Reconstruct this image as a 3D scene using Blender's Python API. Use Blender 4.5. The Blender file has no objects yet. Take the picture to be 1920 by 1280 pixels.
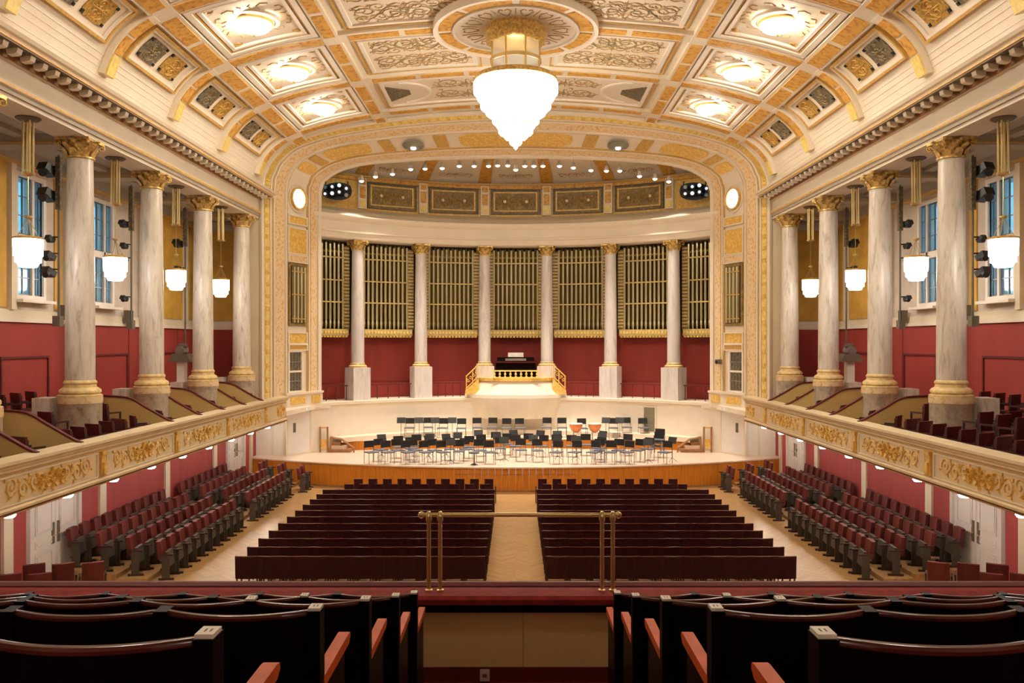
import bpy, math, random
from mathutils import Vector, Matrix
random.seed(7)
PI = math.pi
sc = bpy.context.scene
COL = sc.collection
E = 5.7            # eye height above the stalls floor
F = 1600.0         # focal length in pixels of the 1920 wide frame
# ------------------------------------------------------------------ camera
cam_d = bpy.data.cameras.new('camera'); cam_d.sensor_width = 36.0; cam_d.lens = 30.0
cam_d.shift_x = -7 / 1920; cam_d.shift_y = 2 / 1920; cam_d.clip_start = 0.05; cam_d.clip_end = 300
cam = bpy.data.objects.new('camera', cam_d); COL.objects.link(cam)
cam.location = (0, 0, E); cam.rotation_euler = (PI / 2, 0, 0); sc.camera = cam
# ------------------------------------------------------------------ world (blue dusk seen through the gallery windows)
w = bpy.data.worlds.new('world'); sc.world = w; w.use_nodes = True
bg = w.node_tree.nodes['Background']; bg.inputs[0].default_value = (0.12, 0.40, 0.60, 1); bg.inputs[1].default_value = 2.0
# ------------------------------------------------------------------ exposure
vs = sc.view_settings; vs.view_transform = 'Standard'; vs.look = 'None'; vs.gamma = 1.0; vs.use_curve_mapping = False
vs.exposure = 0.27
LAMP = (1.0, 0.86, 0.68)     # colour of the hall's lamps
# strengths of the lamps
K_CHANDELIER = 30.0; K_CEIL = 38.0; K_PENDANT = 13.0; K_SOFFIT = 46.0; K_STAGE = 560.0; K_CLOCK = 3.0
try:
    sc.cycles.adaptive_threshold = 0.03; sc.cycles.adaptive_min_samples = 16; sc.cycles.use_light_tree = False; sc.cycles.max_bounces = 6; sc.cycles.diffuse_bounces = 4; sc.cycles.glossy_bounces = 3; sc.cycles.transparent_max_bounces = 6
    sc.cycles.sample_clamp_indirect = 6.0; sc.cycles.caustics_reflective = False; sc.cycles.caustics_refractive = False
except Exception: pass

# ------------------------------------------------------------------ materials
def newmat(name):
    m = bpy.data.materials.new(name); m.use_nodes = True
    nt = m.node_tree; b = nt.nodes['Principled BSDF']; return m, nt, b
def N(nt, t, **k):
    n = nt.nodes.new(t)
    for a, v in k.items(): setattr(n, a, v)
    return n
def rgb(c): return (c[0], c[1], c[2], 1)
def paint(name, c, rough=0.6, metal=0.0, var=0.10, scale=3.0, stretch=(1, 1, 1), bump=0.0, c2=None, detail=2, lo=0.35, hi=0.65):
    m, nt, b = newmat(name)
    tc = N(nt, 'ShaderNodeTexCoord'); mp = N(nt, 'ShaderNodeMapping'); mp.inputs['Scale'].default_value = stretch
    nz = N(nt, 'ShaderNodeTexNoise'); nz.inputs['Scale'].default_value = scale; nz.inputs['Detail'].default_value = detail
    nt.links.new(tc.outputs['Object'], mp.inputs[0]); nt.links.new(mp.outputs[0], nz.inputs['Vector'])
    rp = N(nt, 'ShaderNodeValToRGB'); rp.color_ramp.elements[0].position = lo; rp.color_ramp.elements[1].position = hi
    c2 = c2 or tuple(x * (1 - var * 2) for x in c)
    rp.color_ramp.elements[0].color = rgb(c2); rp.color_ramp.elements[1].color = rgb(c)
    nt.links.new(nz.outputs[0], rp.inputs[0]); nt.links.new(rp.outputs[0], b.inputs['Base Color'])
    b.inputs['Roughness'].default_value = rough; b.inputs['Metallic'].default_value = metal
    if bump:
        bp = N(nt, 'ShaderNodeBump'); bp.inputs['Strength'].default_value = bump; bp.inputs['Distance'].default_value = 0.02
        nt.links.new(nz.outputs[0], bp.inputs['Height']); nt.links.new(bp.outputs[0], b.inputs['Normal'])
    return m
def glow(name, c, k):
    m, nt, b = newmat(name); b.inputs['Base Color'].default_value = rgb((0.8, 0.8, 0.8))
    b.inputs['Emission Color'].default_value = rgb(c); b.inputs['Emission Strength'].default_value = k
    return m
def ornate(name, c, c2, c3, scale=7.0, rough=0.55):
    # painted and gilded low relief: blotches of three tones of paint
    m, nt, b = newmat(name)
    tc = N(nt, 'ShaderNodeTexCoord')
    v = N(nt, 'ShaderNodeTexVoronoi'); v.inputs['Scale'].default_value = scale
    nz = N(nt, 'ShaderNodeTexNoise'); nz.inputs['Scale'].default_value = scale * 1.6; nz.inputs['Detail'].default_value = 3
    nt.links.new(tc.outputs['Object'], v.inputs['Vector']); nt.links.new(tc.outputs['Object'], nz.inputs['Vector'])
    r1 = N(nt, 'ShaderNodeValToRGB'); r1.color_ramp.elements[0].position = 0.15; r1.color_ramp.elements[1].position = 0.55
    r1.color_ramp.elements[0].color = rgb(c); r1.color_ramp.elements[1].color = rgb(c2)
    nt.links.new(v.outputs['Distance'], r1.inputs[0])
    r2 = N(nt, 'ShaderNodeValToRGB'); r2.color_ramp.elements[0].position = 0.52; r2.color_ramp.elements[1].position = 0.62
    nt.links.new(nz.outputs[0], r2.inputs[0])
    mx = N(nt, 'ShaderNodeMix', data_type='RGBA'); mx.inputs['B'].default_value = rgb(c3)
    nt.links.new(r2.outputs[0], mx.inputs['Factor']); nt.links.new(r1.outputs[0], mx.inputs['A'])
    nt.links.new(mx.outputs['Result'], b.inputs['Base Color']); b.inputs['Roughness'].default_value = rough
    bp = N(nt, 'ShaderNodeBump'); bp.inputs['Strength'].default_value = 0.4; bp.inputs['Distance'].default_value = 0.03
    nt.links.new(nz.outputs[0], bp.inputs['Height']); nt.links.new(bp.outputs[0], b.inputs['Normal'])
    return m
def marble(name, c, c2, c3, sc3=(3.0, 3.0, 0.55)):
    m, nt, b = newmat(name)
    tc = N(nt, 'ShaderNodeTexCoord'); mp = N(nt, 'ShaderNodeMapping'); mp.inputs['Scale'].default_value = sc3
    oi = N(nt, 'ShaderNodeObjectInfo'); ad = N(nt, 'ShaderNodeVectorMath', operation='ADD')
    nt.links.new(tc.outputs['Object'], ad.inputs[0]); nt.links.new(oi.outputs['Location'], ad.inputs[1]); nt.links.new(ad.outputs[0], mp.inputs[0])
    nz = N(nt, 'ShaderNodeTexNoise'); nz.inputs['Scale'].default_value = 1.6; nz.inputs['Detail'].default_value = 9; nz.inputs['Roughness'].default_value = 0.66; nz.inputs['Distortion'].default_value = 0.7
    nt.links.new(mp.outputs[0], nz.inputs['Vector'])
    rp = N(nt, 'ShaderNodeValToRGB'); el = rp.color_ramp.elements
    el[0].position = 0.33; el[0].color = rgb(c2); el[1].position = 0.62; el[1].color = rgb(c)
    e = el.new(0.46); e.color = rgb(c3)
    nt.links.new(nz.outputs[0], rp.inputs[0]); nt.links.new(rp.outputs[0], b.inputs['Base Color'])
    b.inputs['Roughness'].default_value = 0.32
    return m
def chevron_floor(name, c, c2, along=0.09, half=0.36):
    m, nt, b = newmat(name)
    tc = N(nt, 'ShaderNodeTexCoord'); sp = N(nt, 'ShaderNodeSeparateXYZ'); nt.links.new(tc.outputs['Object'], sp.inputs[0])
    pp = N(nt, 'ShaderNodeMath', operation='PINGPONG'); pp.inputs[1].default_value = half; nt.links.new(sp.outputs[0], pp.inputs[0])
    ad = N(nt, 'ShaderNodeMath', operation='ADD'); nt.links.new(sp.outputs[1], ad.inputs[0]); nt.links.new(pp.outputs[0], ad.inputs[1])
    dv = N(nt, 'ShaderNodeMath', operation='DIVIDE'); dv.inputs[1].default_value = along; nt.links.new(ad.outputs[0], dv.inputs[0])
    fl = N(nt, 'ShaderNodeMath', operation='FLOOR'); nt.links.new(dv.outputs[0], fl.inputs[0])
    dx = N(nt, 'ShaderNodeMath', operation='DIVIDE'); dx.inputs[1].default_value = half; nt.links.new(sp.outputs[0], dx.inputs[0])
    fx = N(nt, 'ShaderNodeMath', operation='FLOOR'); nt.links.new(dx.outputs[0], fx.inputs[0])
    cb = N(nt, 'ShaderNodeCombineXYZ'); nt.links.new(fl.outputs[0], cb.inputs[0]); nt.links.new(fx.outputs[0], cb.inputs[1])
    wn = N(nt, 'ShaderNodeTexWhiteNoise', noise_dimensions='3D'); nt.links.new(cb.outputs[0], wn.inputs['Vector'])
    rp = N(nt, 'ShaderNodeValToRGB'); rp.color_ramp.elements[0].color = rgb(c2); rp.color_ramp.elements[1].color = rgb(c)
    nt.links.new(wn.outputs[0], rp.inputs[0]); nt.links.new(rp.outputs[0], b.inputs['Base Color'])
    b.inputs['Roughness'].default_value = 0.32
    return m
MT = {}
MT['cream'] = paint('cream_plaster', (0.80, 0.70, 0.545), 0.6, var=0.03, scale=1.2)
MT['cream2'] = paint('cream_wall', (0.76, 0.65, 0.46), 0.6, var=0.03, scale=0.8)
MT['white'] = paint('white_plaster', (0.86, 0.78, 0.66), 0.6, var=0.02)
MT['greige'] = paint('beige_gallery_plaster', (0.62, 0.53, 0.42), 0.7, var=0.06)
MT['parapet'] = paint('tan_parapet_plaster', (0.76, 0.61, 0.37), 0.55, var=0.05)
MT['galceil'] = paint('grey_gallery_ceiling', (0.40, 0.335, 0.25), 0.7, var=0.05)
MT['doorwhite'] = paint('white_door_paint', (0.84, 0.80, 0.76), 0.4, var=0.02)
MT['orange'] = ornate('orange_gilded_band', (0.62, 0.31, 0.04), (0.68, 0.37, 0.07), (0.48, 0.22, 0.028), 5.0)
MT['gold'] = ornate('ochre_gilding', (0.80, 0.52, 0.12), (0.70, 0.42, 0.08), (0.82, 0.58, 0.20), 6.0, 0.42)
MT['brightgold'] = paint('bright_gilding', (0.90, 0.68, 0.20), 0.4, var=0.10, scale=9)
MT['goldline'] = paint('gold_line', (0.64, 0.38, 0.09), 0.45, var=0.1, scale=9)
MT['floral'] = ornate('floral_painted_band', (0.80, 0.63, 0.40), (0.78, 0.59, 0.35), (0.68, 0.42, 0.13), 6.0)
MT['capital'] = paint('gilded_capital', (0.86, 0.58, 0.18), 0.38, 0.35, var=0.24, scale=14, bump=0.4)
MT['goldwall'] = paint('ochre_wall', (0.66, 0.38, 0.06), 0.65, var=0.10, scale=2.0)
MT['grille_dark'] = ornate('dark_bronze_grille', (0.16, 0.12, 0.06), (0.10, 0.08, 0.05), (0.24, 0.19, 0.10), 9.0)
MT['grille_gold'] = ornate('gold_bronze_grille', (0.50, 0.30, 0.05), (0.40, 0.22, 0.03), (0.20, 0.12, 0.02), 9.0)
MT['panelgold'] = ornate('old_gold_openwork', (0.36, 0.24, 0.07), (0.24, 0.16, 0.05), (0.16, 0.11, 0.04), 4.0)
MT['black'] = paint('black_hole', (0.015, 0.012, 0.010), 0.8)
MT['marble'] = marble('grey_white_marble', (0.74, 0.68, 0.575), (0.44, 0.38, 0.295), (0.65, 0.585, 0.485), (4.5, 4.5, 0.8))
MT['marble2'] = marble('pale_apse_marble', (0.74, 0.69, 0.66), (0.50, 0.45, 0.42), (0.66, 0.61, 0.58))
MT['pedmarble'] = marble('mottled_pedestal_marble', (0.66, 0.58, 0.45), (0.32, 0.275, 0.195), (0.52, 0.45, 0.34), (3.0, 3.0, 2.6))
MT['basegold'] = paint('pale_gilded_base', (0.83, 0.63, 0.29), 0.4, 0.1, var=0.12, scale=8)
MT['red'] = paint('red_damask', (0.44, 0.065, 0.065), 0.75, var=0.07, scale=2.5, stretch=(1, 1, 0.15))
MT['redg'] = paint('red_gallery_wall', (0.33, 0.038, 0.028), 0.75, var=0.06, scale=2.0, stretch=(1, 1, 0.3))
MT['reddark'] = paint('dark_red_trim', (0.13, 0.012, 0.012), 0.6)
MT['velvet'] = paint('red_velvet', (0.24, 0.024, 0.019), 0.7, var=0.14, scale=12)
MT['floor'] = chevron_floor('herringbone_parquet', (0.48, 0.29, 0.12), (0.37, 0.21, 0.075))
MT['stagefloor'] = chevron_floor('pale_stage_boards', (0.76, 0.62, 0.50), (0.70, 0.55, 0.43), 0.14, 30.0)
MT['stagewood'] = paint('honey_stage_panel', (0.58, 0.205, 0.018), 0.5, var=0.10, scale=3, stretch=(6, 6, 0.5))
MT['wood'] = paint('brown_wood', (0.36, 0.16, 0.05), 0.45, var=0.12, scale=4)
MT['maroon'] = paint('maroon_stalls_upholstery', (0.048, 0.008, 0.011), 0.6, var=0.10)
MT['chairred'] = paint('red_chair_cloth', (0.145, 0.0145, 0.010), 0.6, var=0.16, scale=5)
MT['chairgrey'] = paint('grey_brown_seat_underside', (0.17, 0.14, 0.095), 0.6)
MT['chairpanel'] = paint('grey_brown_chair_side', (0.070, 0.054, 0.037), 0.65)
MT['chairdark'] = paint('dark_chair_wood', (0.045, 0.016, 0.014), 0.4)
MT['galred'] = paint('gallery_chair_cloth', (0.12, 0.014, 0.013), 0.6, var=0.18, scale=6)
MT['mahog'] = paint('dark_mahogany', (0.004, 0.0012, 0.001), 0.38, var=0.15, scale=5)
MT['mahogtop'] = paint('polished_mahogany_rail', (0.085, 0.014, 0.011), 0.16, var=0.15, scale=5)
MT['armrest'] = paint('orange_brown_armrest', (0.60, 0.095, 0.014), 0.45, var=0.10, scale=8)
MT['olive'] = paint('olive_gold_panel', (0.70, 0.53, 0.20), 0.55, var=0.05, scale=1.0)
MT['oliverail'] = paint('olive_parapet_panel', (0.78, 0.62, 0.28), 0.5, var=0.05, scale=1.0)
MT['brass'] = paint('brass', (0.76, 0.60, 0.27), 0.28, 0.8, var=0.05)
MT['steel'] = paint('grey_metal', (0.34, 0.34, 0.33), 0.35, 0.6)
MT['dkmetal'] = paint('black_metal', (0.02, 0.02, 0.02), 0.45)
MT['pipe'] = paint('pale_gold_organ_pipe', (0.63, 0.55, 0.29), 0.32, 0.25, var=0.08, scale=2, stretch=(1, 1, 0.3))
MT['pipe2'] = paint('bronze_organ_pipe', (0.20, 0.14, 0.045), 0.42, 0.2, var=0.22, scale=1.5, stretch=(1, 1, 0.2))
MT['palegold'] = paint('pale_gilding', (0.66, 0.50, 0.19), 0.42, var=0.12, scale=9)
MT['organback'] = paint('dark_organ_case', (0.07, 0.045, 0.015), 0.7)
MT['plate'] = paint('ivory_number_plate', (0.72, 0.66, 0.54), 0.4)
MT['copper'] = paint('copper_kettle', (0.70, 0.26, 0.10), 0.3, 0.5)
MT['skin'] = paint('pale_drum_skin', (0.75, 0.70, 0.62), 0.5)
MT['bluegrey'] = paint('blue_grey_cloth', (0.16, 0.18, 0.22), 0.7)
MT['greydoor'] = paint('grey_green_door', (0.26, 0.24, 0.17), 0.5)
MT['olivedeco'] = paint('olive_painted_scroll', (0.33, 0.25, 0.11), 0.6, var=0.2, scale=7)
MT['tandeco'] = paint('tan_painted_scroll', (0.62, 0.40, 0.17), 0.6, var=0.2, scale=7)
MT['glow_ch'] = glow('lit_crystal', (1.0, 0.90, 0.76), K_CHANDELIER)
MT['glow_ceil'] = glow('lit_ceiling_bowl', (1.0, 0.88, 0.72), K_CEIL)
MT['glow_pend'] = glow('lit_pendant_crystal', (1.0, 0.92, 0.85), K_PENDANT)
MT['glow_sconce'] = glow('lit_soffit_lamp', (1.0, 0.91, 0.76), K_SOFFIT)
MT['glow_clock'] = glow('lit_dial', (1.0, 0.96, 0.9), K_CLOCK)
MT['glow_dim'] = glow('dim_spot_lens', (0.85, 0.95, 1.0), 0.8)
MT['exitsign'] = glow('teal_exit_sign', (0.10, 0.55, 0.45), 0.5)
MT['glow_spot'] = glow('lit_spot_lens', (1.0, 0.92, 0.78), 5.0)
def glassmat(name, tint, trans):
    m, nt, b = newmat(name); nt.nodes.remove(b)
    out = nt.nodes['Material Output']; t = N(nt, 'ShaderNodeBsdfTransparent'); g = N(nt, 'ShaderNodeBsdfGlossy'); x = N(nt, 'ShaderNodeMixShader')
    t.inputs[0].default_value = rgb(tint); g.inputs['Roughness'].default_value = 0.08; x.inputs[0].default_value = 1 - trans
    nt.links.new(t.outputs[0], x.inputs[1]); nt.links.new(g.outputs[0], x.inputs[2]); nt.links.new(x.outputs[0], out.inputs[0])
    return m
MT['glass'] = glassmat('window_glass', (0.9, 0.95, 1.0), 0.9)
m_, nt_, b_ = newmat('cut_glass'); b_.inputs['Base Color'].default_value = rgb((0.72, 0.76, 0.76)); b_.inputs['Roughness'].default_value = 0.12; b_.inputs['Alpha'].default_value = 0.7; MT['glasscyl'] = m_

for k_, sp_ in (('mahog', 0.06), ('armrest', 0.2), ('maroon', 0.2), ('velvet', 0.1), ('stagewood', 0.25)): MT[k_].node_tree.nodes['Principled BSDF'].inputs['Specular IOR Level'].default_value = sp_
# ------------------------------------------------------------------ builders
ORG = {}
class MB:
    def __init__(s): s.v = []; s.f = []
    def add(s, vs, fs):
        o = len(s.v); s.v += [tuple(p) for p in vs]; s.f += [tuple(i + o for i in f) for f in fs]; return s
    def box(s, x0, x1, y0, y1, z0, z1):
        if x0 > x1: x0, x1 = x1, x0
        if y0 > y1: y0, y1 = y1, y0
        return s.add([(x0, y0, z0), (x1, y0, z0), (x1, y1, z0), (x0, y1, z0), (x0, y0, z1), (x1, y0, z1), (x1, y1, z1), (x0, y1, z1)],
                     [(0, 3, 2, 1), (4, 5, 6, 7), (0, 1, 5, 4), (1, 2, 6, 5), (2, 3, 7, 6), (3, 0, 4, 7)])
    def obox(s, c, size, rz=0, rx=0):
        m = Matrix.Translation(c) @ Matrix.Rotation(rz, 4, 'Z') @ Matrix.Rotation(rx, 4, 'X')
        a, b, d = size[0] / 2, size[1] / 2, size[2] / 2
        p = [m @ Vector(q) for q in ((-a, -b, -d), (a, -b, -d), (a, b, -d), (-a, b, -d), (-a, -b, d), (a, -b, d), (a, b, d), (-a, b, d))]
        return s.add(p, [(0, 3, 2, 1), (4, 5, 6, 7), (0, 1, 5, 4), (1, 2, 6, 5), (2, 3, 7, 6), (3, 0, 4, 7)])
    def tube(s, pts, r, n=6, taper=None):
        pts = [Vector(p) for p in pts]; vs = []; fs = []
        for i, p in enumerate(pts):
            t = (pts[min(i + 1, len(pts) - 1)] - pts[max(i - 1, 0)]).normalized()
            a = Vector((0, 0, 1)) if abs(t.z) < 0.9 else Vector((1, 0, 0))
            u = t.cross(a).normalized(); v = t.cross(u)
            rr = r if taper is None else r * (1 + (taper - 1) * i / (len(pts) - 1))
            vs += [p + rr * (math.cos(2 * PI * k / n) * u + math.sin(2 * PI * k / n) * v) for k in range(n)]
        for i in range(len(pts) - 1):
            fs += [(i * n + k, i * n + (k + 1) % n, (i + 1) * n + (k + 1) % n, (i + 1) * n + k) for k in range(n)]
        fs.append(tuple(range(n))); fs.append(tuple(reversed(range((len(pts) - 1) * n, len(pts) * n))))
        return s.add(vs, fs)
    def lathe(s, prof, n=24, c=(0, 0, 0), a0=0.0, a1=2 * PI, star=0.0):
        full = abs(a1 - a0 - 2 * PI) < 1e-6; m = n if full else n + 1; vs = []; fs = []
        for (r, z) in prof:
            for k in range(m):
                a = a0 + (a1 - a0) * k / n; rr = r * (1 - star * (k % 2))
                vs.append((c[0] + rr * math.cos(a), c[1] + rr * math.sin(a), c[2] + z))
        for i in range(len(prof) - 1):
            for k in range(n):
                k2 = (k + 1) % m
                fs.append((i * m + k, i * m + k2, (i + 1) * m + k2, (i + 1) * m + k))
        return s.add(vs, fs)
    def slab(s, S, u0, u1, v0, v1, h0, h1, nu=1, nv=1):
        vs = []; fs = []; W = nv + 1
        for h in (h0, h1):
            for i in range(nu + 1):
                for j in range(nv + 1):
                    vs.append(S(u0 + (u1 - u0) * i / nu, v0 + (v1 - v0) * j / nv, h))
        B = (nu + 1) * W
        for i in range(nu):
            for j in range(nv):
                a, b, c, d = i * W + j, (i + 1) * W + j, (i + 1) * W + j + 1, i * W + j + 1
                fs.append((B + a, B + b, B + c, B + d)); fs.append((d, c, b, a))
        for i in range(nu):
            a, b = i * W, (i + 1) * W; fs.append((a, b, B + b, B + a))
            a, b = i * W + nv, (i + 1) * W + nv; fs.append((b, a, B + a, B + b))
        for j in range(nv):
            a, b = j, j + 1; fs.append((b, a, B + a, B + b))
            a, b = nu * W + j, nu * W + j + 1; fs.append((a, b, B + b, B + a))
        return s.add(vs, fs)
    def frame(s, S, u0, u1, v0, v1, w, h0, h1, nu=1, nv=1, wv=None):
        wv = wv or w
        s.slab(S, u0, u1, v0, v0 + wv, h0, h1, nu, 1); s.slab(S, u0, u1, v1 - wv, v1, h0, h1, nu, 1)
        s.slab(S, u0, u0 + w, v0 + wv, v1 - wv, h0, h1, 1, nv); s.slab(S, u1 - w, u1, v0 + wv, v1 - wv, h0, h1, 1, nv)
        return s
    def sheet(s, S, u0, u1, v0, v1, h, nu, nv):
        W = nv + 1
        vs = [S(u0 + (u1 - u0) * i / nu, v0 + (v1 - v0) * j / nv, h) for i in range(nu + 1) for j in range(nv + 1)]
        return s.add(vs, [(i * W + j, (i + 1) * W + j, (i + 1) * W + j + 1, i * W + j + 1) for i in range(nu) for j in range(nv)])
    def ribbon(s, line, mp, wd, ht, h0=0.0):
        n = len(line); vs = []; fs = []
        for i in range(n):
            a = line[max(i - 1, 0)]; b = line[min(i + 1, n - 1)]
            dx, dy = b[0] - a[0], b[1] - a[1]; L = math.hypot(dx, dy) or 1
            nx, ny = -dy / L, dx / L; k = wd * (1 - 0.6 * abs(2 * i / (n - 1) - 1) ** 3) / 2; p = line[i]
            vs += [mp(p[0] + nx * k, p[1] + ny * k, h0), mp(p[0], p[1], h0 + ht), mp(p[0] - nx * k, p[1] - ny * k, h0)]
        for i in range(n - 1):
            o = i * 3
            fs += [(o, o + 1, o + 4, o + 3), (o + 1, o + 2, o + 5, o + 4)]
        return s.add(vs, fs)
    def prism(s, poly, axis, a, b):
        # poly: list of 2d points; axis 'x': poly=(y,z) ; 'y': poly=(x,z) ; 'z': poly=(x,y)
        def P(p, t): return {'x': (t, p[0], p[1]), 'y': (p[0], t, p[1]), 'z': (p[0], p[1], t)}[axis]
        n = len(poly); vs = [P(p, a) for p in poly] + [P(p, b) for p in poly]
        fs = [tuple(range(n)), tuple(reversed(range(n, 2 * n)))] + [(i, (i + 1) % n, n + (i + 1) % n, n + i) for i in range(n)]
        return s.add(vs, fs)
    def mesh(s, name, mat, org, smooth=False):
        me = bpy.data.meshes.new(name)
        me.from_pydata([(p[0] - org[0], p[1] - org[1], p[2] - org[2]) for p in s.v], [], s.f)
        me.materials.append(MT[mat] if isinstance(mat, str) else mat)
        if smooth:
            me.polygons.foreach_set('use_smooth', [True] * len(me.polygons))
            try: me.set_sharp_from_angle(angle=0.7)
            except Exception: pass
        me.update(); return me
    def build(s, name, mat, parent=None, smooth=False, org=None):
        if parent is None:
            if org is None:
                xs = [p[0] for p in s.v]; ys = [p[1] for p in s.v]
                org = ((min(xs) + max(xs)) / 2, (min(ys) + max(ys)) / 2, min(p[2] for p in s.v))
        else: org = ORG[parent.name]
        o = bpy.data.objects.new(name, s.mesh(name, mat, org, smooth)); COL.objects.link(o); ORG[o.name] = org
        if parent is None: o.location = org
        else: o.parent = parent
        return o
def tag(o, label, cat, group=None, kind=None):
    o['label'] = label; o['category'] = cat
    if group: o['group'] = group
    if kind: o['kind'] = kind
    return o
def thing(name, loc, label, cat, group=None, kind=None):
    o = bpy.data.objects.new(name, None); COL.objects.link(o); o.location = loc; o.empty_display_size = 0.2
    ORG[o.name] = tuple(loc); return tag(o, label, cat, group, kind)
KIDS = {}
def kids(o):
    if o.name not in KIDS: KIDS[o.name] = list(o.children)
    return KIDS[o.name]
def dup(root, loc, rz=0.0, label=None, scale=None):
    r = root.copy(); COL.objects.link(r); r.location = loc; r.rotation_euler = (0, 0, rz)
    if scale: r.scale = scale
    if label: r['label'] = label
    for ch in kids(root):
        c = ch.copy(); COL.objects.link(c); c.parent = r
        for g in kids(ch):
            d = g.copy(); COL.objects.link(d); d.parent = c
    return r
def share(src, parent, loc=(0, 0, 0), rz=0.0, name=None):
    # another piece with the same mesh under the same or another parent; loc relative to the parent
    o = src.copy(); COL.objects.link(o); o.parent = parent; o.location = loc; o.rotation_euler = (0, 0, rz)
    if name: o.name = name
    return o
def catmull(pts, n):
    out = []; P = [pts[0]] + list(pts) + [pts[-1]]
    for i in range(1, len(P) - 2):
        for k in range(n):
            t = k / n; a, b, c, d = P[i - 1], P[i], P[i + 1], P[i + 2]
            out.append(tuple(0.5 * (2 * b[j] + (c[j] - a[j]) * t + (2 * a[j] - 5 * b[j] + 4 * c[j] - d[j]) * t * t + (3 * b[j] - a[j] - 3 * c[j] + d[j]) * t ** 3) for j in range(2)))
    out.append(tuple(pts[-1])); return out
def spiral(cx, cy, r, turns, a0, sg, n=14):
    return [(cx + r * (1 - 0.85 * i / n) * math.cos(a0 + sg * 2 * PI * turns * i / n), cy + r * (1 - 0.85 * i / n) * math.sin(a0 + sg * 2 * PI * turns * i / n)) for i in range(n + 1)]
def rinceau(wd, ht, n):
    # a symmetrical scrolling vine filling wd x ht around (0,0): list of polylines
    L = []; cell = wd / 2 / n; r = min(0.42 * ht, 0.5 * cell)
    for sx in (-1, 1):
        vine = [(sx * wd / 2 * t / 24, 0.30 * ht * math.sin(PI * n * t / 24)) for t in range(25)]
        L.append(vine)
        for i in range(n):
            sg = 1 if i % 2 == 0 else -1; cx = sx * cell * (i + 0.5); cy = -sg * ht * 0.10
            L.append(spiral(cx, cy, r, 1.4, sg * PI / 2, -sx * sg))
            for q in (0.6, 2.2, 3.9):
                a = q * sg; L.append([(cx + r * 0.9 * math.cos(a), cy + r * 0.9 * math.sin(a)), (cx + r * 1.25 * math.cos(a + .25), cy + r * 1.25 * math.sin(a + .25)), (cx + r * 1.45 * math.cos(a + .1), cy + r * 1.45 * math.sin(a + .1))])
    L.append([(0.0, -ht * 0.42), (0.0, 0.0), (0.0, ht * 0.42)])
    L.append(spiral(0, 0, ht * 0.22, 1.0, 0, 1, 12))
    return L
ORD = ['zeroth', 'first', 'second', 'third', 'fourth', 'fifth', 'sixth', 'seventh', 'eighth', 'ninth', 'tenth', 'eleventh', 'twelfth', 'thirteenth', 'fourteenth', 'fifteenth', 'sixteenth', 'seventeenth', 'eighteenth', 'nineteenth', 'twentieth', 'twenty-first', 'twenty-second', 'twenty-third', 'twenty-fourth', 'twenty-fifth', 'twenty-sixth', 'twenty-seventh', 'twenty-eighth', 'twenty-ninth', 'thirtieth']
def nth(i):
    if i <= 30: return ORD[i]
    tens = {3: 'thirty', 4: 'forty', 5: 'fifty', 6: 'sixty'}[i // 10]
    return (tens[:-1] + 'ieth') if i % 10 == 0 else tens + '-' + ORD[i % 10]
def side(s): return 'left' if s < 0 else 'right'
def PZ(y, Y): return E + (642 - y) * Y / F      # height of a photograph row at depth Y
def PX(x, Y): return (x - 967) * Y / F

# ------------------------------------------------------------------ key dimensions
COLY = [16.53, 20.57, 24.61, 28.65, 32.69]      # depths of the side columns
RIBY = [0.37, 4.41, 8.45, 12.49] + COLY
YB = -4.0; YP = 33.7; YI = 37.2                 # rear wall, proscenium outer and inner edge
AC = 29.8                                       # centre of the apse circle (depth)

# ================================================================== STRUCTURE
fl = MB().box(-11.3, 11.3, YB, 36.4, -0.15, 0.0).build('floor', 'floor', org=(0, 0, 0)); tag(fl, 'honey herringbone parquet floor of the stalls with a bare central aisle', 'floor', kind='structure')
# ---- ceiling profile (X, height above eye) from the crown to the springing
CP = catmull([(0, 9.2), (1.75, 9.15), (3.5, 9.03), (5.35, 8.83), (6.88, 8.55), (8.0, 8.23), (8.76, 7.93), (9.3, 7.56), (9.68, 7.12), (9.9, 6.65), (10.0, 6.25), (10.03, 5.80)], 8)
CS = [0.0]
for a, b in zip(CP, CP[1:]): CS.append(CS[-1] + math.dist(a, b))
CL = CS[-1]
def cprof(s):
    t = min(max(abs(s), 0), CL - 1e-6); lo, hi = 0, len(CS) - 1
    while hi - lo > 1:
        m = (lo + hi) // 2
        if CS[m] <= t: lo = m
        else: hi = m
    k = (t - CS[lo]) / (CS[hi] - CS[lo]); a, b = CP[lo], CP[hi]
    dx, dz = b[0] - a[0], b[1] - a[1]; L = math.hypot(dx, dz)
    x, z = a[0] + k * dx, a[1] + k * dz; nx, nz = dz / L, -dx / L       # inward normal (down / towards the axis)
    sg = 1 if s >= 0 else -1
    return sg * x, z, sg * nx, nz
def S_c(s, y, h):
    x, z, nx, nz = cprof(s); return (x + h * nx, y, E + z + h * nz)
def s_of_ratio(r):
    lo, hi = 0.01, CL
    for _ in range(40):
        m = (lo + hi) / 2; x, z, _a, _b = cprof(m)
        if z / x > r: lo = m
        else: hi = m
    return lo
ceil = MB().sheet(S_c, -CL, CL, YB, YP, 0.0, 96, 10).build('ceiling', 'cream', org=(0, 15, E + 6), smooth=True)
tag(ceil, 'cream and gold coffered vault over the whole hall', 'ceiling', kind='structure')
s1 = s_of_ratio(0.94); s2 = s_of_ratio(1.66); sA = s_of_ratio(0.882); sB = s_of_ratio(0.725); sT = s_of_ratio(0.648)
RW = 0.30          # half width of the ribs
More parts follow.
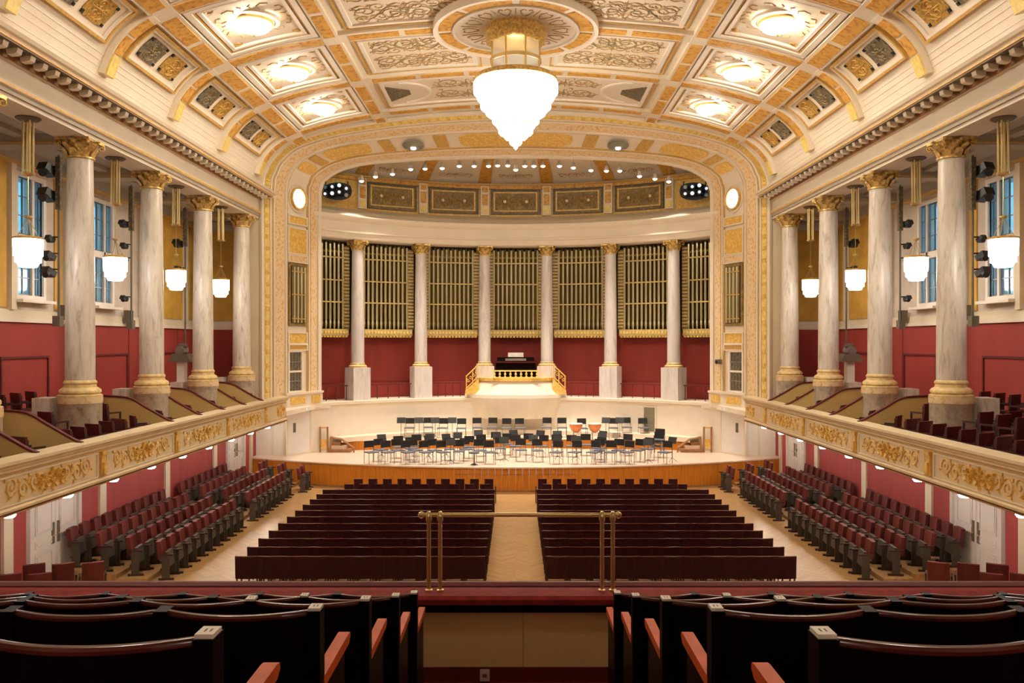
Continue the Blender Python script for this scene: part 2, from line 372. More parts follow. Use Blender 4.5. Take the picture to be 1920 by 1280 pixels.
# longitudinal ribs and their gilded inlays
YR = [y for y in RIBY if y > 10]
for s in (-1, 1):
    for sc_, hw in ((s1, 0.30), (s2, 0.24)):
        rib = MB().slab(S_c, s * (sc_ - hw), s * (sc_ + hw), 8.0, YP, -0.02, 0.14, 4, 1).build('rib', 'cream', ceil)
        for y0, y1 in zip(YR, YR[1:] + [YP]):
            for q in range(2):
                a = y0 + 0.35 + q * (y1 - y0 - 0.4) / 2 if y1 - y0 > 2 else y0 + 0.4
                b = a + (y1 - y0 - 0.9) / 2 if y1 - y0 > 2 else y1 - 0.05
                if q and y1 - y0 <= 2: continue
                MB().slab(S_c, s * (sc_ - hw * 0.68), s * (sc_ + hw * 0.68), a, b, 0.13, 0.165, 3, 1).build('rib_inlay', 'orange', ceil)
for y in YR:
    yy0, yy1 = (y - 0.30, y + 0.30)
    MB().slab(S_c, -s1 - 0.2, s1 + 0.2, yy0, yy1, -0.02, 0.12, 60, 1).build('rib', 'cream', ceil)
    for s in (-1, 1):
        MB().slab(S_c, s * (s2 + 0.28), s * (s1 - 0.34), y - 0.2, y + 0.2, 0.11, 0.145, 10, 1).build('rib_inlay', 'orange', ceil)
        n = 3
        for q in range(n):
            a = 0.12 + q * (s2 - 0.45) / n
            MB().slab(S_c, s * a, s * (a + (s2 - 0.45) / n - 0.18), y - 0.17, y + 0.17, 0.11, 0.14, 6, 1).build('rib_inlay', 'orange', ceil)
        # cove rib with its bright gilded foot
        MB().slab(S_c, s * (s1 + 0.2), s * sT, y - 0.215, y + 0.215, -0.02, 0.16, 14, 1).build('cove_rib', 'cream', ceil)
        sm = sT - 0.55; sk = (s1 + 0.36 + sm) / 2
        MB().slab(S_c, s * (s1 + 0.36), s * (sk - 0.04), y - 0.17, y + 0.17, 0.15, 0.185, 8, 1).build('rib_inlay', 'orange', ceil)
        MB().slab(S_c, s * (sk + 0.04), s * (sm - 0.05), y - 0.17, y + 0.17, 0.15, 0.185, 8, 1).build('rib_inlay', 'orange', ceil)
        MB().slab(S_c, s * sm, s * sT, y - 0.19, y + 0.19, 0.15, 0.20, 3, 1).build('gilded_foot', 'brightgold', ceil)
# coffers, cove panels, thin mouldings
BAYS = list(zip(YR, YR[1:]))
for y0, y1 in BAYS:
    ym = (y0 + y1) / 2
    for s in (-1, 1):
        a, b = s2 + 0.30, s1 - 0.36
        u0, u1 = (s * a, s * b) if s > 0 else (-b, -a)
        MB().frame(S_c, u0, u1, y0 + 0.36, y1 - 0.36, 0.16, -0.02, 0.11, 12, 1).build('coffer_frame', 'white', ceil)
        MB().frame(S_c, u0 + 0.17, u1 - 0.17, y0 + 0.53, y1 - 0.53, 0.055, -0.02, 0.06, 12, 1).build('coffer_line', 'goldline', ceil)
        MB().frame(S_c, u0 + 0.26, u1 - 0.26, y0 + 0.62, y1 - 0.62, 0.10, -0.02, 0.075, 12, 1).build('coffer_moulding', 'white', ceil)
        cs = (u0 + u1) / 2
        m = MB()
        for ang in range(4):
            t = PI / 2 * ang + PI / 4
            for sg in (-1, 1):
                L = [(cs + rr * math.cos(t + sg * ff), ym + rr * math.sin(t + sg * ff)) for rr, ff in ((0.72, 0.30), (0.84, 0.42), (0.98, 0.34), (1.02, 0.16), (0.92, 0.10))]
                m.ribbon(L, S_c, 0.05, 0.02)
                L = [(cs + rr * math.cos(t + sg * ff), ym + rr * math.sin(t + sg * ff)) for rr, ff in ((0.75, 0.62), (0.86, 0.68), (0.95, 0.60))]
                m.ribbon(L, S_c, 0.05, 0.02)
        m.build('coffer_ornament', 'tandeco', ceil)
        for cx in (u0 + 0.50, u1 - 0.50):
            for cy in (y0 + 0.86, y1 - 0.86):
                MB().ribbon(spiral(cx, cy, 0.13, 1.2, 0, 1, 10), S_c, 0.06, 0.03).build('corner_rosette', 'goldline', ceil)
        # cove panel
        a, b = sA, sB
        u0, u1 = (a, b) if s > 0 else (-b, -a)
        p0, p1 = y0 + 0.50, y1 - 0.50
        MB().frame(S_c, u0, u1, p0, p1, 0.07, -0.02, 0.10, 10, 1).build('cove_frame', 'goldline', ceil)
        MB().frame(S_c, u0 + 0.075, u1 - 0.075, p0 + 0.08, p1 - 0.08, 0.06, -0.02, 0.07, 10, 1).build('cove_frame', 'white', ceil)
        pm = (p0 + p1) / 2; far = YP - y1 < 2
        for (q0, q1, mat) in ((p0 + 0.40, pm - 0.13, 'grille_dark'), (pm + 0.13, p1 - 0.40, 'grille_gold')):
            g = MB()
            c = 0.12; w0, w1 = u0 + 0.25, u1 - 0.25
            g.slab(S_c, w0, w1, q0 + c, q1 - c, -0.01, 0.03, 6, 1); g.slab(S_c, w0 + c, w1 - c, q0, q0 + c, -0.01, 0.03, 4, 1); g.slab(S_c, w0 + c, w1 - c, q1 - c, q1, -0.01, 0.03, 4, 1)
            gr = g.build('cove_grille', mat, ceil)
            g2 = MB()
            for cx in (w0 + c * .5, w1 - c * .5):
                for cy in (q0 + c * .5, q1 - c * .5): g2.slab(S_c, cx - .042, cx + .042, cy - .042, cy + .042, -0.01, 0.045, 1, 1)
            g2.build('corner_boss', 'black', gr)
            g3 = MB(); cw, cq = (w0 + w1) / 2, (q0 + q1) / 2
            for L in rinceau(w1 - w0 - 0.1, q1 - q0 - 0.2, 1): g3.ribbon([(cw + p[0], cq + p[1]) for p in L], S_c, 0.035, 0.02, 0.03)
            g3.build('grille_scroll', 'olivedeco' if mat == 'grille_dark' else 'goldline', gr)
for s in (-1, 1):
    for r in (0.700, 0.682, 0.664, 0.640, 0.622):
        u = s_of_ratio(r); MB().slab(S_c, s * u, s * (u + 0.03), 8, YP, -0.01, 0.014, 1, 1).build('cove_line', 'white', ceil)
# central strip: painted arabesque panels
for y0, y1 in BAYS:
    ym = (y0 + y1) / 2
    for s in (-1, 1):
        a, b = (1.25, s2 - 0.62)
        if y1 > 32: a = 0.35
        u0, u1 = (a, b) if s > 0 else (-b, -a)
        MB().frame(S_c, u0, u1, y0 + 0.55, y1 - 0.55, 0.12, -0.02, 0.06, 10, 1).build('arabesque_frame', 'white', ceil)
        MB().frame(S_c, u0 - 0.14, u1 + 0.14, y0 + 0.41, y1 - 0.41, 0.05, -0.02, 0.05, 10, 1).build('arabesque_line', 'goldline', ceil)
        cu = (u0 + u1) / 2
        if y1 < 32:
            for mat, k, wd in (('olivedeco', 1.0, 0.085), ('tandeco', 0.72, 0.075)):
                m = MB()
                for off in ((-0.72, 0.72) if k == 1 else (-1.05, -0.36, 0.36, 1.05)):
                    for L in rinceau((u1 - u0 - 0.55), 1.25 if k == 1 else 0.7, 2 if k == 1 else 3):
                        m.ribbon([(cu + p[0], ym + off + (p[1] if off < 0 else -p[1])) for p in L], S_c, wd * 0.8, 0.02)
                m.build('arabesque', mat, ceil)
        else:
            for mat, k, wd in (('olivedeco', 1.0, 0.085), ('tandeco', 0.72, 0.075)):
                m = MB(); cu2 = u0 + (u1 - u0) * (0.32 if s > 0 else 0.68)
                for off in (-0.6, 0.6):
                    for L in rinceau(2.4, 1.1 * k, 1 if k == 1 else 2): m.ribbon([(cu2 + p[0], ym + off + p[1]) for p in L], S_c, wd * 0.8, 0.02)
                m.build('arabesque', mat, ceil)
            # dark triangular vent set in a ring
            vx = s * 4.30
            g = MB(); n = 24
            def ringmap(ph, r, h, vx=vx, ym=ym): return S_c(vx + r * math.cos(ph), ym + r * math.sin(ph), h)
            g.slab(ringmap, PI / 2 + 0.2 if s > 0 else -PI / 2 + 0.2, PI * 1.5 - 0.2 if s > 0 else PI / 2 - 0.2, 1.16, 1.26, -0.02, 0.05, n, 1); g.build('vent_ring', 'white', ceil)
            tri = [(vx + s * 0.40, ym - 0.95), (vx + s * 0.40, ym + 0.95), (vx - s * 0.50, ym + 0.22), (vx - s * 0.50, ym - 0.22)]
            pts = [S_c(p[0], p[1], 0.03) for p in tri]; MB().add(pts + [S_c(p[0], p[1], 0.0) for p in tri], [(0, 1, 2, 3), (0, 1, 5, 4), (1, 2, 6, 5), (2, 3, 7, 6), (3, 0, 4, 7)]).build('ceiling_vent', 'grille_dark', ceil)
# ring around the chandelier
CHY = 24.61
def S_ring(ph, r, h):
    x = r * math.cos(ph); y = CHY + r * math.sin(ph); p = cprof(abs(x) if abs(x) < CL else 0)
    return (x, y, E + 9.2 - 0.0163 * x * x * 1.0 - h)
MB().slab(S_ring, 0, 2 * PI, 0.1, 2.38, -0.02, 0.17, 64, 6).build('ceiling_disc', 'white', ceil)
for r0, r1, mat, hh in ((2.27, 2.38, 'white', 0.24), (1.74, 1.83, 'white', 0.24)):
    MB().slab(S_ring, 0, 2 * PI, r0, r1, 0.16, hh, 64, 1).build('disc_moulding', mat, ceil)
for k in range(8):
    a = PI / 4 * k + 0.05; MB().slab(S_ring, a, a + PI / 4 - 0.10, 1.87, 2.22, 0.16, 0.20, 10, 1).build('disc_inlay', 'orange', ceil)
m = MB()
for k in range(14):
    t = 2 * PI * k / 14
    for sg in (-1, 1): m.ribbon([(t + sg * d, r) for d, r in ((0.01, 1.05), (0.09, 1.2), (0.13, 1.38), (0.07, 1.52), (0.02, 1.46))], S_ring, 0.04, 0.02, 0.17)
    m.ribbon([(t + PI / 14, 1.12), (t + PI / 14, 1.3), (t + PI / 14, 1.6)], S_ring, 0.035, 0.02, 0.17)
m.build('disc_ornament', 'tandeco', ceil)

# ---- side entablatures
def entab(s, n):
    pts = [(10.95, 4.88), (10.15, 4.88), (10.15, 4.97), (10.11, 4.98), (10.11, 5.07), (10.06, 5.08), (10.06, 5.17), (10.13, 5.18), (10.13, 5.60), (10.05, 5.62), (10.02, 5.74), (9.60, 5.74), (9.60, 5.86), (9.54, 5.88), (9.50, 5.95), (10.04, 5.97), (10.95, 5.97)]
    t = MB().prism([(s * p[0], E + p[1]) for p in pts], 'y', YB, YP + 0.3).build('trim_%d' % n, 'cream')
    tag(t, 'cream entablature with modillion cornice above the %s row of columns' % side(s), 'cornice', kind='structure')
    MB().box(s * 10.05, s * 10.07, YB, YP, E + 5.09, E + 5.155).build('gold_or_shade_moulding', 'goldline', t)
    MB().box(s * 9.56, s * 9.62, YB, YP, E + 5.755, E + 5.80).build('gold_or_shade_moulding', 'goldline', t)
    MB().box(s * 9.62, s * 10.03, 12, YP, E + 5.735, E + 5.742).build('cornice_soffit', 'grille_dark', t)
    MB().box(s * 10.015, s * 10.06, 12, YP, E + 5.60, E + 5.738).build('cornice_recess', 'wood', t)
    md = None
    k = 0
    while True:
        y = 13.0 + k * 0.46; k += 1
        if y > 33.5: break
        if md is None:
            g = MB(); yy = y
            g.prism([(s * 9.90, E + 5.61), (s * 9.78, E + 5.615), (s * 9.71, E + 5.64), (s * 9.68, E + 5.74), (s * 9.92, E + 5.74)], 'y', yy - 0.085, yy + 0.085)
            md = g.build('modillion', 'cream', t)
        else: share(md, t, (0, y - 13.0, 0))
    b = MB().box(s * 9.78, s * 9.94, 13.15, 13.31, E + 5.70, E + 5.74).build('soffit_rosette', 'grille_dark', t)
    for j in range(1, k - 2): share(b, t, (0, j * 0.46, 0))
    return t
entab(-1, 1); entab(1, 2)

# ---- upper side galleries: outer walls, windows, ceilings, floors
WX = 13.0
WIN = [(18.15, 19.35), (22.2, 23.4), (26.2, 27.4)]
wn = 0
for s in (-1, 1):
    nm = 'wall_left' if s < 0 else 'wall_right'
    g = MB(); z0, z1 = 6.95, 10.05
    g.box(s * WX, s * (WX + 0.5), YB, 35.6, 2.6, z0); g.box(s * WX, s * (WX + 0.5), YB, 35.6, z1, 10.8)
    ys = [YB] + [q for a in WIN for q in a] + [35.6]
    for k in range(0, len(ys), 2): g.box(s * WX, s * (WX + 0.5), ys[k], ys[k + 1], z0, z1)
    wl = g.build(nm, 'greige'); tag(wl, 'outer wall of the %s gallery, red below, beige and ochre with windows above' % side(s), 'wall', kind='structure')
    # red dado in panels between the columns, cream sill band, ochre panels
    for a, b in ((8, 12.4), (12.5, 16.4), (16.5, 20.4), (20.5, 24.5), (24.6, 28.5), (28.6, 32.6), (32.7, 35.3)):
        MB().box(s * WX, s * (WX - 0.05), a, b, 3.3, 6.23).build('red_panel', 'redg', wl)
    MB().box(s * WX, s * (WX - 0.12), 8, 35.3, 6.23, 6.34).build('sill_band', 'cream', wl)
    MB().box(s * WX, s * (WX - 0.07), 8, 35.3, 6.34, 6.55).build('sill_band', 'cream2', wl)
    for a, b in ((16.0, 17.6), (19.75, 20.3), (21.15, 21.72), (24.0, 24.4), (30.0, 33.2), (33.9, 35.3)):
        MB().box(s * WX, s * (WX - 0.04), a, b, 6.6, 10.3).build('ochre_panel', 'goldwall', wl)
    for a in (17.7, 21.78, 24.5, 25.5, 29.4, 33.3):
        MB().box(s * WX, s * (WX - 0.14), a, a + 0.22, 6.55, 10.4).build('wall_strip', 'cream2', wl)
    MB().box(s * WX, s * (WX - 0.25), 8, 35.3, 10.3, 10.42).build('wall_cornice', 'goldline', wl)
    # red doors set in the dado
    for k, (a, b) in enumerate(((17.2, 19.3), (21.4, 23.5), (26.2, 28.3), (30.9, 33.0))):
        d = MB().box(s * (WX - 0.05), s * (WX - 0.09), a, b, 3.4, 5.28).build('red_door', 'redg', wl)
        q = s * (WX - 0.05); q2 = s * (WX - 0.13)
        MB().box(q, q2, a - 0.06, a, 3.4, 5.34).box(q, q2, b, b + 0.06, 3.4, 5.34).box(q, q2, a, b, 5.28, 5.34).build('door_frame', 'reddark', d)
    for (a, b) in WIN:
        wn += 1
        w_ = thing('window_%d' % wn, (s * WX, (a + b) / 2, z0), 'tall blue-lit gallery window with white bars on the %s, %s' % (side(s), {18.15: 'nearest the camera', 22.2: 'second from the camera', 26.2: 'farthest from the camera'}[a]), 'window', kind='structure')
        q0, q1 = s * (WX - 0.06), s * (WX + 0.12)
        m = MB(); m.box(q0, q1, a - 0.12, a, z0 - 0.12, z1 + 0.12); m.box(q0, q1, b, b + 0.12, z0 - 0.12, z1 + 0.12); m.box(q0, q1, a, b, z1, z1 + 0.12); m.box(q0, q1, a, b, z0 - 0.12, z0)
        m.build('window_frame', 'white', w_)
        MB().box(s * WX, s * (WX - 0.3), a - 0.2, b + 0.2, z0 - 0.2, z0 - 0.12).build('window_sill', 'white', w_)
        c = a + (b - a) * 0.36 if True else 0
        zm = z0 + 1.5
        c = b - (b - a) * 0.36
        MB().box(s * (WX - 0.02), s * (WX + 0.1), c - 0.05, c + 0.05, z0, z1).build('mullion', 'white', w_)
        MB().box(s * (WX - 0.02), s * (WX + 0.1), a, b, zm - 0.10, zm + 0.10).build('transom', 'white', w_)
        for (p, r) in ((a, c - 0.05), (c + 0.05, b)):
            for (e, f) in ((z0, zm - 0.10), (zm + 0.10, z1)):
                pn = MB().box(s * (WX + 0.05), s * (WX + 0.06), p, r, e, f).build('pane', 'glass', w_)
                m = MB(); fx = 0.035
                x0, x1 = s * (WX + 0.03), s * (WX + 0.08)
                m.box(x0, x1, p, p + fx, e, f).box(x0, x1, r - fx, r, e, f).box(x0, x1, p, r, e, e + fx).box(x0, x1, p, r, f - fx, f)
                m.box(x0, x1, (p + r) / 2 - 0.012, (p + r) / 2 + 0.012, e, f)
                for t in (1, 2): m.box(x0, x1, p, r, e + (f - e) * t / 3 - 0.012, e + (f - e) * t / 3 + 0.012)
                m.build('glazing_bars', 'steel', pn)
    gc = MB().box(s * 10.1, s * 13.5, YB, 35.6, E + 4.97, E + 5.1).build('ceiling_gallery', 'galceil'); tag(gc, 'grey beige coffered ceiling over the %s gallery' % side(s), 'ceiling', kind='structure')
    for y in RIBY:
        MB().box(s * 10.9, s * 13.0, y - 0.28, y + 0.28, E + 4.70, E + 4.98).build('beam', 'galceil', gc)
        MB().box(s * 10.9, s * 13.0, y - 0.30, y - 0.26, E + 4.74, E + 4.78).build('beam_line', 'goldline', gc)
    MB().box(s * 12.7, s * 13.0, YB, 35.3, E + 4.66, E + 4.98).build('beam', 'galceil', gc)
    MB().box(s * 11.6, s * 11.9, YB, 35.3, E + 4.86, E + 4.98).build('beam', 'galceil', gc)
    # end wall of the gallery
    ew = MB().box(s * 9.6, s * 13.5, 35.3, 35.6, 2.6, 10.8).build('wall_gallery_end', 'greige'); tag(ew, 'end wall of the %s gallery beside the arch, red below and ochre above' % side(s), 'wall', kind='structure')
    MB().box(s * 10.2, s * 12.9, 35.25, 35.3, 3.3, 6.23).build('red_panel', 'redg', ew)
    MB().box(s * 10.2, s * 12.9, 35.22, 35.3, 6.23, 6.55).build('sill_band', 'cream', ew)
    MB().box(s * 10.3, s * 12.7, 35.26, 35.3, 6.6, 10.3).build('ochre_panel', 'goldwall', ew)
    MB().box(s * 11.7, s * 12.7, 35.21, 35.25, 3.3, 5.25).build('red_door', 'redg', ew)
    # floor with its steps
    gf = MB().box(s * 9.05, s * 13.3, YB, 33.3, 2.60, 2.98).box(s * 10.3, s * 13.3, 33.3, 35.5, 2.60, 2.80).build('floor_gallery', 'velvet'); tag(gf, 'floor of the %s gallery behind the carved parapet' % side(s), 'floor', kind='structure')
    MB().box(s * 10.0, s * 13.3, YB, 35.4, 2.98, 3.30).build('gallery_step', 'velvet', gf)
    MB().box(s * 11.35, s * 13.3, YB, 35.4, 3.30, 3.60).build('gallery_step', 'velvet', gf)
    # carved parapet
    pts = [(9.30, 2.66), (9.02, 2.66), (8.94, 2.69), (8.93, 2.74), (9.00, 2.77), (9.00, 3.38), (8.96, 3.40), (8.96, 3.45), (8.92, 3.47), (8.92, 3.52), (8.86, 3.54), (8.86, 3.60), (9.28, 3.62), (9.30, 3.58)]
    pa = MB().prism([(s * p[0], p[1]) for p in pts], 'y', 6.9, 33.45).build('gallery_parapet', 'parapet'); tag(pa, 'long cream gallery parapet with gilded scrolls on the %s' % side(s), 'parapet', kind='structure')
    MB().box(s * 8.985, s * 9.0, 6.9, 33.4, 2.785, 2.80).build('gold_or_shade_moulding', 'goldline', pa)
    MB().box(s * 8.985, s * 9.0, 6.9, 33.4, 3.345, 3.365).build('gold_or_shade_moulding', 'goldline', pa)
    MB().box(s * 8.94, s * 9.10, 6.9, 33.4, 2.635, 2.662).build('gold_or_shade_moulding', 'wood', pa)  # brown strip colours in the shadow along the parapet's lower edge
    def S_f(y, z, h, s=s): return (s * (9.0 - h), y, z)
    m = MB(); m2 = MB()
    for L in rinceau(3.0, 0.46, 4): m.ribbon([(20.57 + p[0], 3.08 + p[1]) for p in L], S_f, 0.045, 0.025)
    for L in rinceau(1.0, 0.52, 2): m2.ribbon([(20.57 + p[0], 3.08 + p[1]) for p in L], S_f, 0.07, 0.045)
    o1 = m.build('parapet_scroll', 'gold', pa); o2 = m2.build('parapet_medallion', 'gold', pa)
    m = MB()
    m.slab(S_f, 22.50, 22.70, 2.82, 3.32, 0, 0.05); m.slab(S_f, 22.53, 22.67, 2.86, 3.10, 0.05, 0.09); m.slab(S_f, 22.48, 22.72, 3.26, 3.34, 0, 0.08)
    o3 = m.build('parapet_bracket', 'gold', pa)
    m = MB().frame(S_f, 18.75, 22.39, 2.79, 3.325, 0.03, 0, 0.02).build('parapet_frame', 'cream', pa)
    for y in (8.45, 12.49, 16.53, 24.61, 28.65, 32.69):
        d = (0, y - 20.57, 0)
        if y < 32: share(o1, pa, d)
        share(o2, pa, d)
        if y < 32: share(o3, pa, d); share(m, pa, d)
    # lower wall under the gallery
    lw = MB().box(s * 11.0, s * 11.4, YB, 36.4, 0, 2.62).build('wall_lower_' + side(s), 'cream2'); tag(lw, 'red panelled stalls wall under the %s gallery with cream pilasters' % side(s), 'wall', kind='structure')
    PIL = [10.0, 14.2, 18.35, 22.56, 26.75, 31.0, 35.25]
    segs = [(10.2, 14.0), (14.4, 18.15), (18.55, 19.1), (21.5, 22.38), (22.75, 26.57), (26.94, 30.82), (31.18, 32.25), (34.5, 35.07), (35.43, 36.0)]
    for a, b in segs: MB().box(s * 11.0, s * 10.96, a, b, 0.1, 2.6).build('red_panel', 'red', lw)
    for y in PIL: MB().box(s * 11.0, s * 10.90, y - 0.17, y + 0.17, 0, 2.6).box(s * 11.0, s * 10.87, y - 0.2, y + 0.2, 0, 0.3).build('pilaster', 'cream', lw)
    # raked steps that carry the side chairs
    for k, x in enumerate((8.74, 9.47, 10.17)):
        st = MB().box(s * x, s * 11.0, 20.25, 34.9 - 0.3 * (2 - k), 0.1 * k, 0.1 * k + 0.1).build('side_riser', 'floor'); tag(st, '%s wooden step under the chair rows along the %s wall' % (['lowest', 'middle', 'highest'][k], side(s)), 'step', kind='structure')
    # end wall under the gallery
    ew2 = MB().box(s * 9.45, s * 11.3, 36.1, 36.4, 0, 3.0).build('wall_stage_' + side(s), 'white'); tag(ew2, 'white end wall beside the stage under the %s gallery' % side(s), 'wall', kind='structure')
    for x in (9.75, 10.25): MB().box(s * x, s * (x + 0.08), 36.04, 36.1, 0.95, 2.9).build('wall_strip', 'cream', ew2)
# doors under the galleries
dn = 0
for s in (-1, 1):
    for a, b, pos in ((19.2, 21.4, 'near'), (32.35, 34.4, 'far')):
        dn += 1; zb = 0.0 if pos == 'near' else 0.3
        d = thing('door_%d' % dn, (s * 11, (a + b) / 2, zb), 'white double door with bronze lock plates at the %s end of the %s wall' % (pos, side(s)), 'door', kind='structure')
        MB().box(s * 11.0, s * 10.9, a - 0.04, a + 0.08, zb, 2.6).box(s * 11.0, s * 10.9, b - 0.08, b + 0.04, zb, 2.6).box(s * 11, s * 10.9, a + .08, b - .08, 2.5, 2.6).build('door_frame', 'doorwhite', d)
        mid = (a + b) / 2
        for p, q, sg in ((a + 0.09, mid - 0.01, 1), (mid + 0.01, b - 0.09, -1)):
            lf = MB().box(s * 11.0, s * 10.95, p, q, zb + 0.01, 2.49).build('door_leaf', 'doorwhite', d)
            def S_d(y, z, h, s=s): return (s * (10.95 - h), y, z)
            for (e, f) in ((zb + 0.2, zb + 0.85), (zb + 0.98, zb + 1.15), (zb + 1.28, 2.35)):
                MB().frame(S_d, p + 0.14, q - 0.14, e, f, 0.04, 0, 0.02).slab(S_d, p + 0.22, q - 0.22, e + 0.07, f - 0.07, 0, 0.014).build('door_panel', 'doorwhite', lf)
            c = (q - 0.11) if sg > 0 else (p + 0.11)
            MB().slab(S_d, c - 0.055, c + 0.055, zb + 0.95, zb + 1.45, 0, 0.02).build('lock_plate', 'chairgrey', lf)
            MB().tube([S_d(c, zb + 1.15, 0.02), S_d(c, zb + 1.15, 0.08), S_d(c + sg * -0.10, zb + 1.15, 0.08)], 0.014).build('handle', 'brass', lf)
# ---- rear hall (behind the camera) and the enclosing shell
rw = MB().box(-13.5, 13.5, YB - 0.3, YB, 0, 15.2).build('wall_rear', 'cream2'); tag(rw, 'rear wall of the hall behind the balcony', 'wall', kind='structure')
ub = MB().box(-10.0, 10.0, YB, -1.2, 8.75, 9.2).build('shade_balcony', 'cream2'); tag(ub, 'unseen upper rear balcony added as shade behind and above the viewpoint', 'balcony', kind='structure')  # out of view, added to darken the foreground, later set back
# ---- unseen shell added behind the apse to keep out stray sky light
sh = MB().box(-14, 14, 45.0, 45.3, 0, 16.4).box(-14.2, -14, 33.0, 45.3, 0, 16.4).box(14, 14.2, 33.0, 45.3, 0, 16.4).box(-14.2, 14.2, 33.75, 45.3, 16.2, 16.4).box(-14.2, -10.6, 33.7, 33.9, 10.8, 16.4).box(10.6, 14.2, 33.7, 33.9, 10.8, 16.4).box(-10.6, 10.6, 33.72, 33.9, 15.0, 16.4)
tag(sh.build('blackout_shell', 'greige'), 'unseen shell added behind the stage apse to block stray sky light', 'wall', kind='structure')

# ================================================================== PROSCENIUM ARCH
OUT = [(10.1, -2.7), (10.1, 2.0), (10.1, 6.0), (9.93, 6.88), (9.56, 7.46), (8.80, 8.02), (6.88, 8.57), (3.5, 9.02), (0, 9.2)]
INN = [(8.53, -2.63), (8.53, 2.0), (8.53, 6.1), (8.47, 6.75), (8.25, 7.15), (7.4, 7.60), (6.0, 7.86), (3.0, 8.04), (0, 8.09)]
OC = catmull(OUT, 8); IC = catmull(INN, 8); NP_ = len(OC) - 1
def lerp2(L, t):
    f = min(max(t, 0), 1) * NP_; i = min(int(f), NP_ - 1); k = f - i
    return (L[i][0] + (L[i + 1][0] - L[i][0]) * k, L[i][1] + (L[i + 1][1] - L[i][1]) * k)
def P_raw(t, v):
    sg = -1 if t < 0 else 1; tau = 1 - abs(t); a = lerp2(OC, tau); b = lerp2(IC, tau)
    return Vector((sg * (a[0] + (b[0] - a[0]) * v), YP + (YI - YP) * v, E + a[1] + (b[1] - a[1]) * v))
def S_p(t, v, h):
    p = P_raw(t, v)
    if h == 0: return p
    e = 0.004; t2 = min(max(t, -1 + e), 1 - e)
    du = P_raw(t2 + e, v) - P_raw(t2 - e, v); dv = P_raw(t, min(v + .02, 1)) - P_raw(t, max(v - .02, 0))
    n = du.cross(dv).normalized()
    if n.y > 0: n = -n
    return p + n * h
arch = MB().sheet(S_p, -1, 1, 0, 1, 0.0, 2 * NP_, 8).build('proscenium_arch', 'cream', org=(0, 35, 3), smooth=True)
tag(arch, 'wide splayed cream and gold proscenium arch framing the stage', 'arch', kind='structure')
NA = 2 * NP_
for v0, v1, mat, h in ((0.0, 0.04, 'cream', 0.10), (0.055, 0.125, 'brightgold', 0.08), (0.14, 0.165, 'cream', 0.07), (0.172, 0.186, 'goldline', 0.05), (0.195, 0.22, 'cream', 0.07), (0.235, 0.37, 'floral', 0.035), (0.385, 0.405, 'cream', 0.08), (0.410, 0.424, 'goldline', 0.05), (0.755, 0.769, 'goldline', 0.05), (0.775, 0.795, 'cream', 0.08), (0.802, 0.815, 'goldline', 0.05), (0.825, 0.925, 'floral', 0.035), (0.945, 1.0, 'cream', 0.08)):
    MB().slab(S_p, -1, 1, v0, v1, -0.01, h, NA, 1).build('arch_band', mat, arch, smooth=False)
# studs of the outer gold band
st = MB()
for k in range(150):
    t = -0.985 + 1.97 * k / 149; st.slab(S_p, t - 0.0022, t + 0.0022, 0.065, 0.115, 0.08, 0.115)
st = st.build('bead_row', 'gold', arch); st['kind'] = 'stuff'
# gilded panels in the soffit of the arch (the central band)
def arch_panel(t0, t1, mat, v0=0.46, v1=0.72, rnd=True):
    m = MB()
    if rnd:
        n = 20; d = (t1 - t0)
        ring = []
        for k in range(n):
            a = 2 * PI * k / n; cx = math.copysign(abs(math.cos(a)) ** 0.35, math.cos(a)); sy = math.copysign(abs(math.sin(a)) ** 0.6, math.sin(a))
            ring.append(((t0 + t1) / 2 + d / 2 * cx, (v0 + v1) / 2 + (v1 - v0) / 2 * sy))
        top = [S_p(a, b, 0.06) for a, b in ring]; bot = [S_p(a, b, 0.0) for a, b in ring]
        c = S_p((t0 + t1) / 2, (v0 + v1) / 2, 0.06)
        m.add(top + bot + [c], [(k, (k + 1) % n, 2 * n) for k in range(n)] + [(k, (k + 1) % n, n + (k + 1) % n, n + k) for k in range(n)])
    else: m.slab(S_p, t0, t1, v0, v1, 0, 0.05, 6, 1)
    return m.build('arch_panel', mat, arch)
for sg in (-1, 1):
    for a, b, mat in ((0.006, 0.095, 'gold'), (0.112, 0.132, 'goldline'), (0.198, 0.217, 'goldline'), (0.237, 0.370, 'gold'), (0.39, 0.43, 'goldline'), (0.45, 0.53, 'gold')):
        arch_panel(sg * a, sg * b, mat, rnd=(b - a) > 0.04)
    # downlight set into the soffit
    c = S_p(sg * 0.166, 0.60, 0.0)
    d = thing('arch_downlight', (c.x, c.y, c.z - 0.22), 'dark round downlight set in the %s part of the arch soffit' % side(sg), 'lamp')
    MB().lathe([(0.0, 0.22), (0.42, 0.20), (0.46, 0.10), (0.40, 0.02), (0.34, 0.0)], 20, (c.x, c.y, c.z - 0.22)).build('housing', 'greydoor', d, True)
    MB().lathe([(0.0, 0.06), (0.33, 0.05), (0.34, 0.0)], 20, (c.x, c.y, c.z - 0.22)).build('reflector', 'steel', d, True)
    MB().lathe([(0.0, -0.06), (0.09, -0.04), (0.12, 0.02)], 14, (c.x, c.y, c.z - 0.22)).build('bulb', 'glow_spot', d, True)
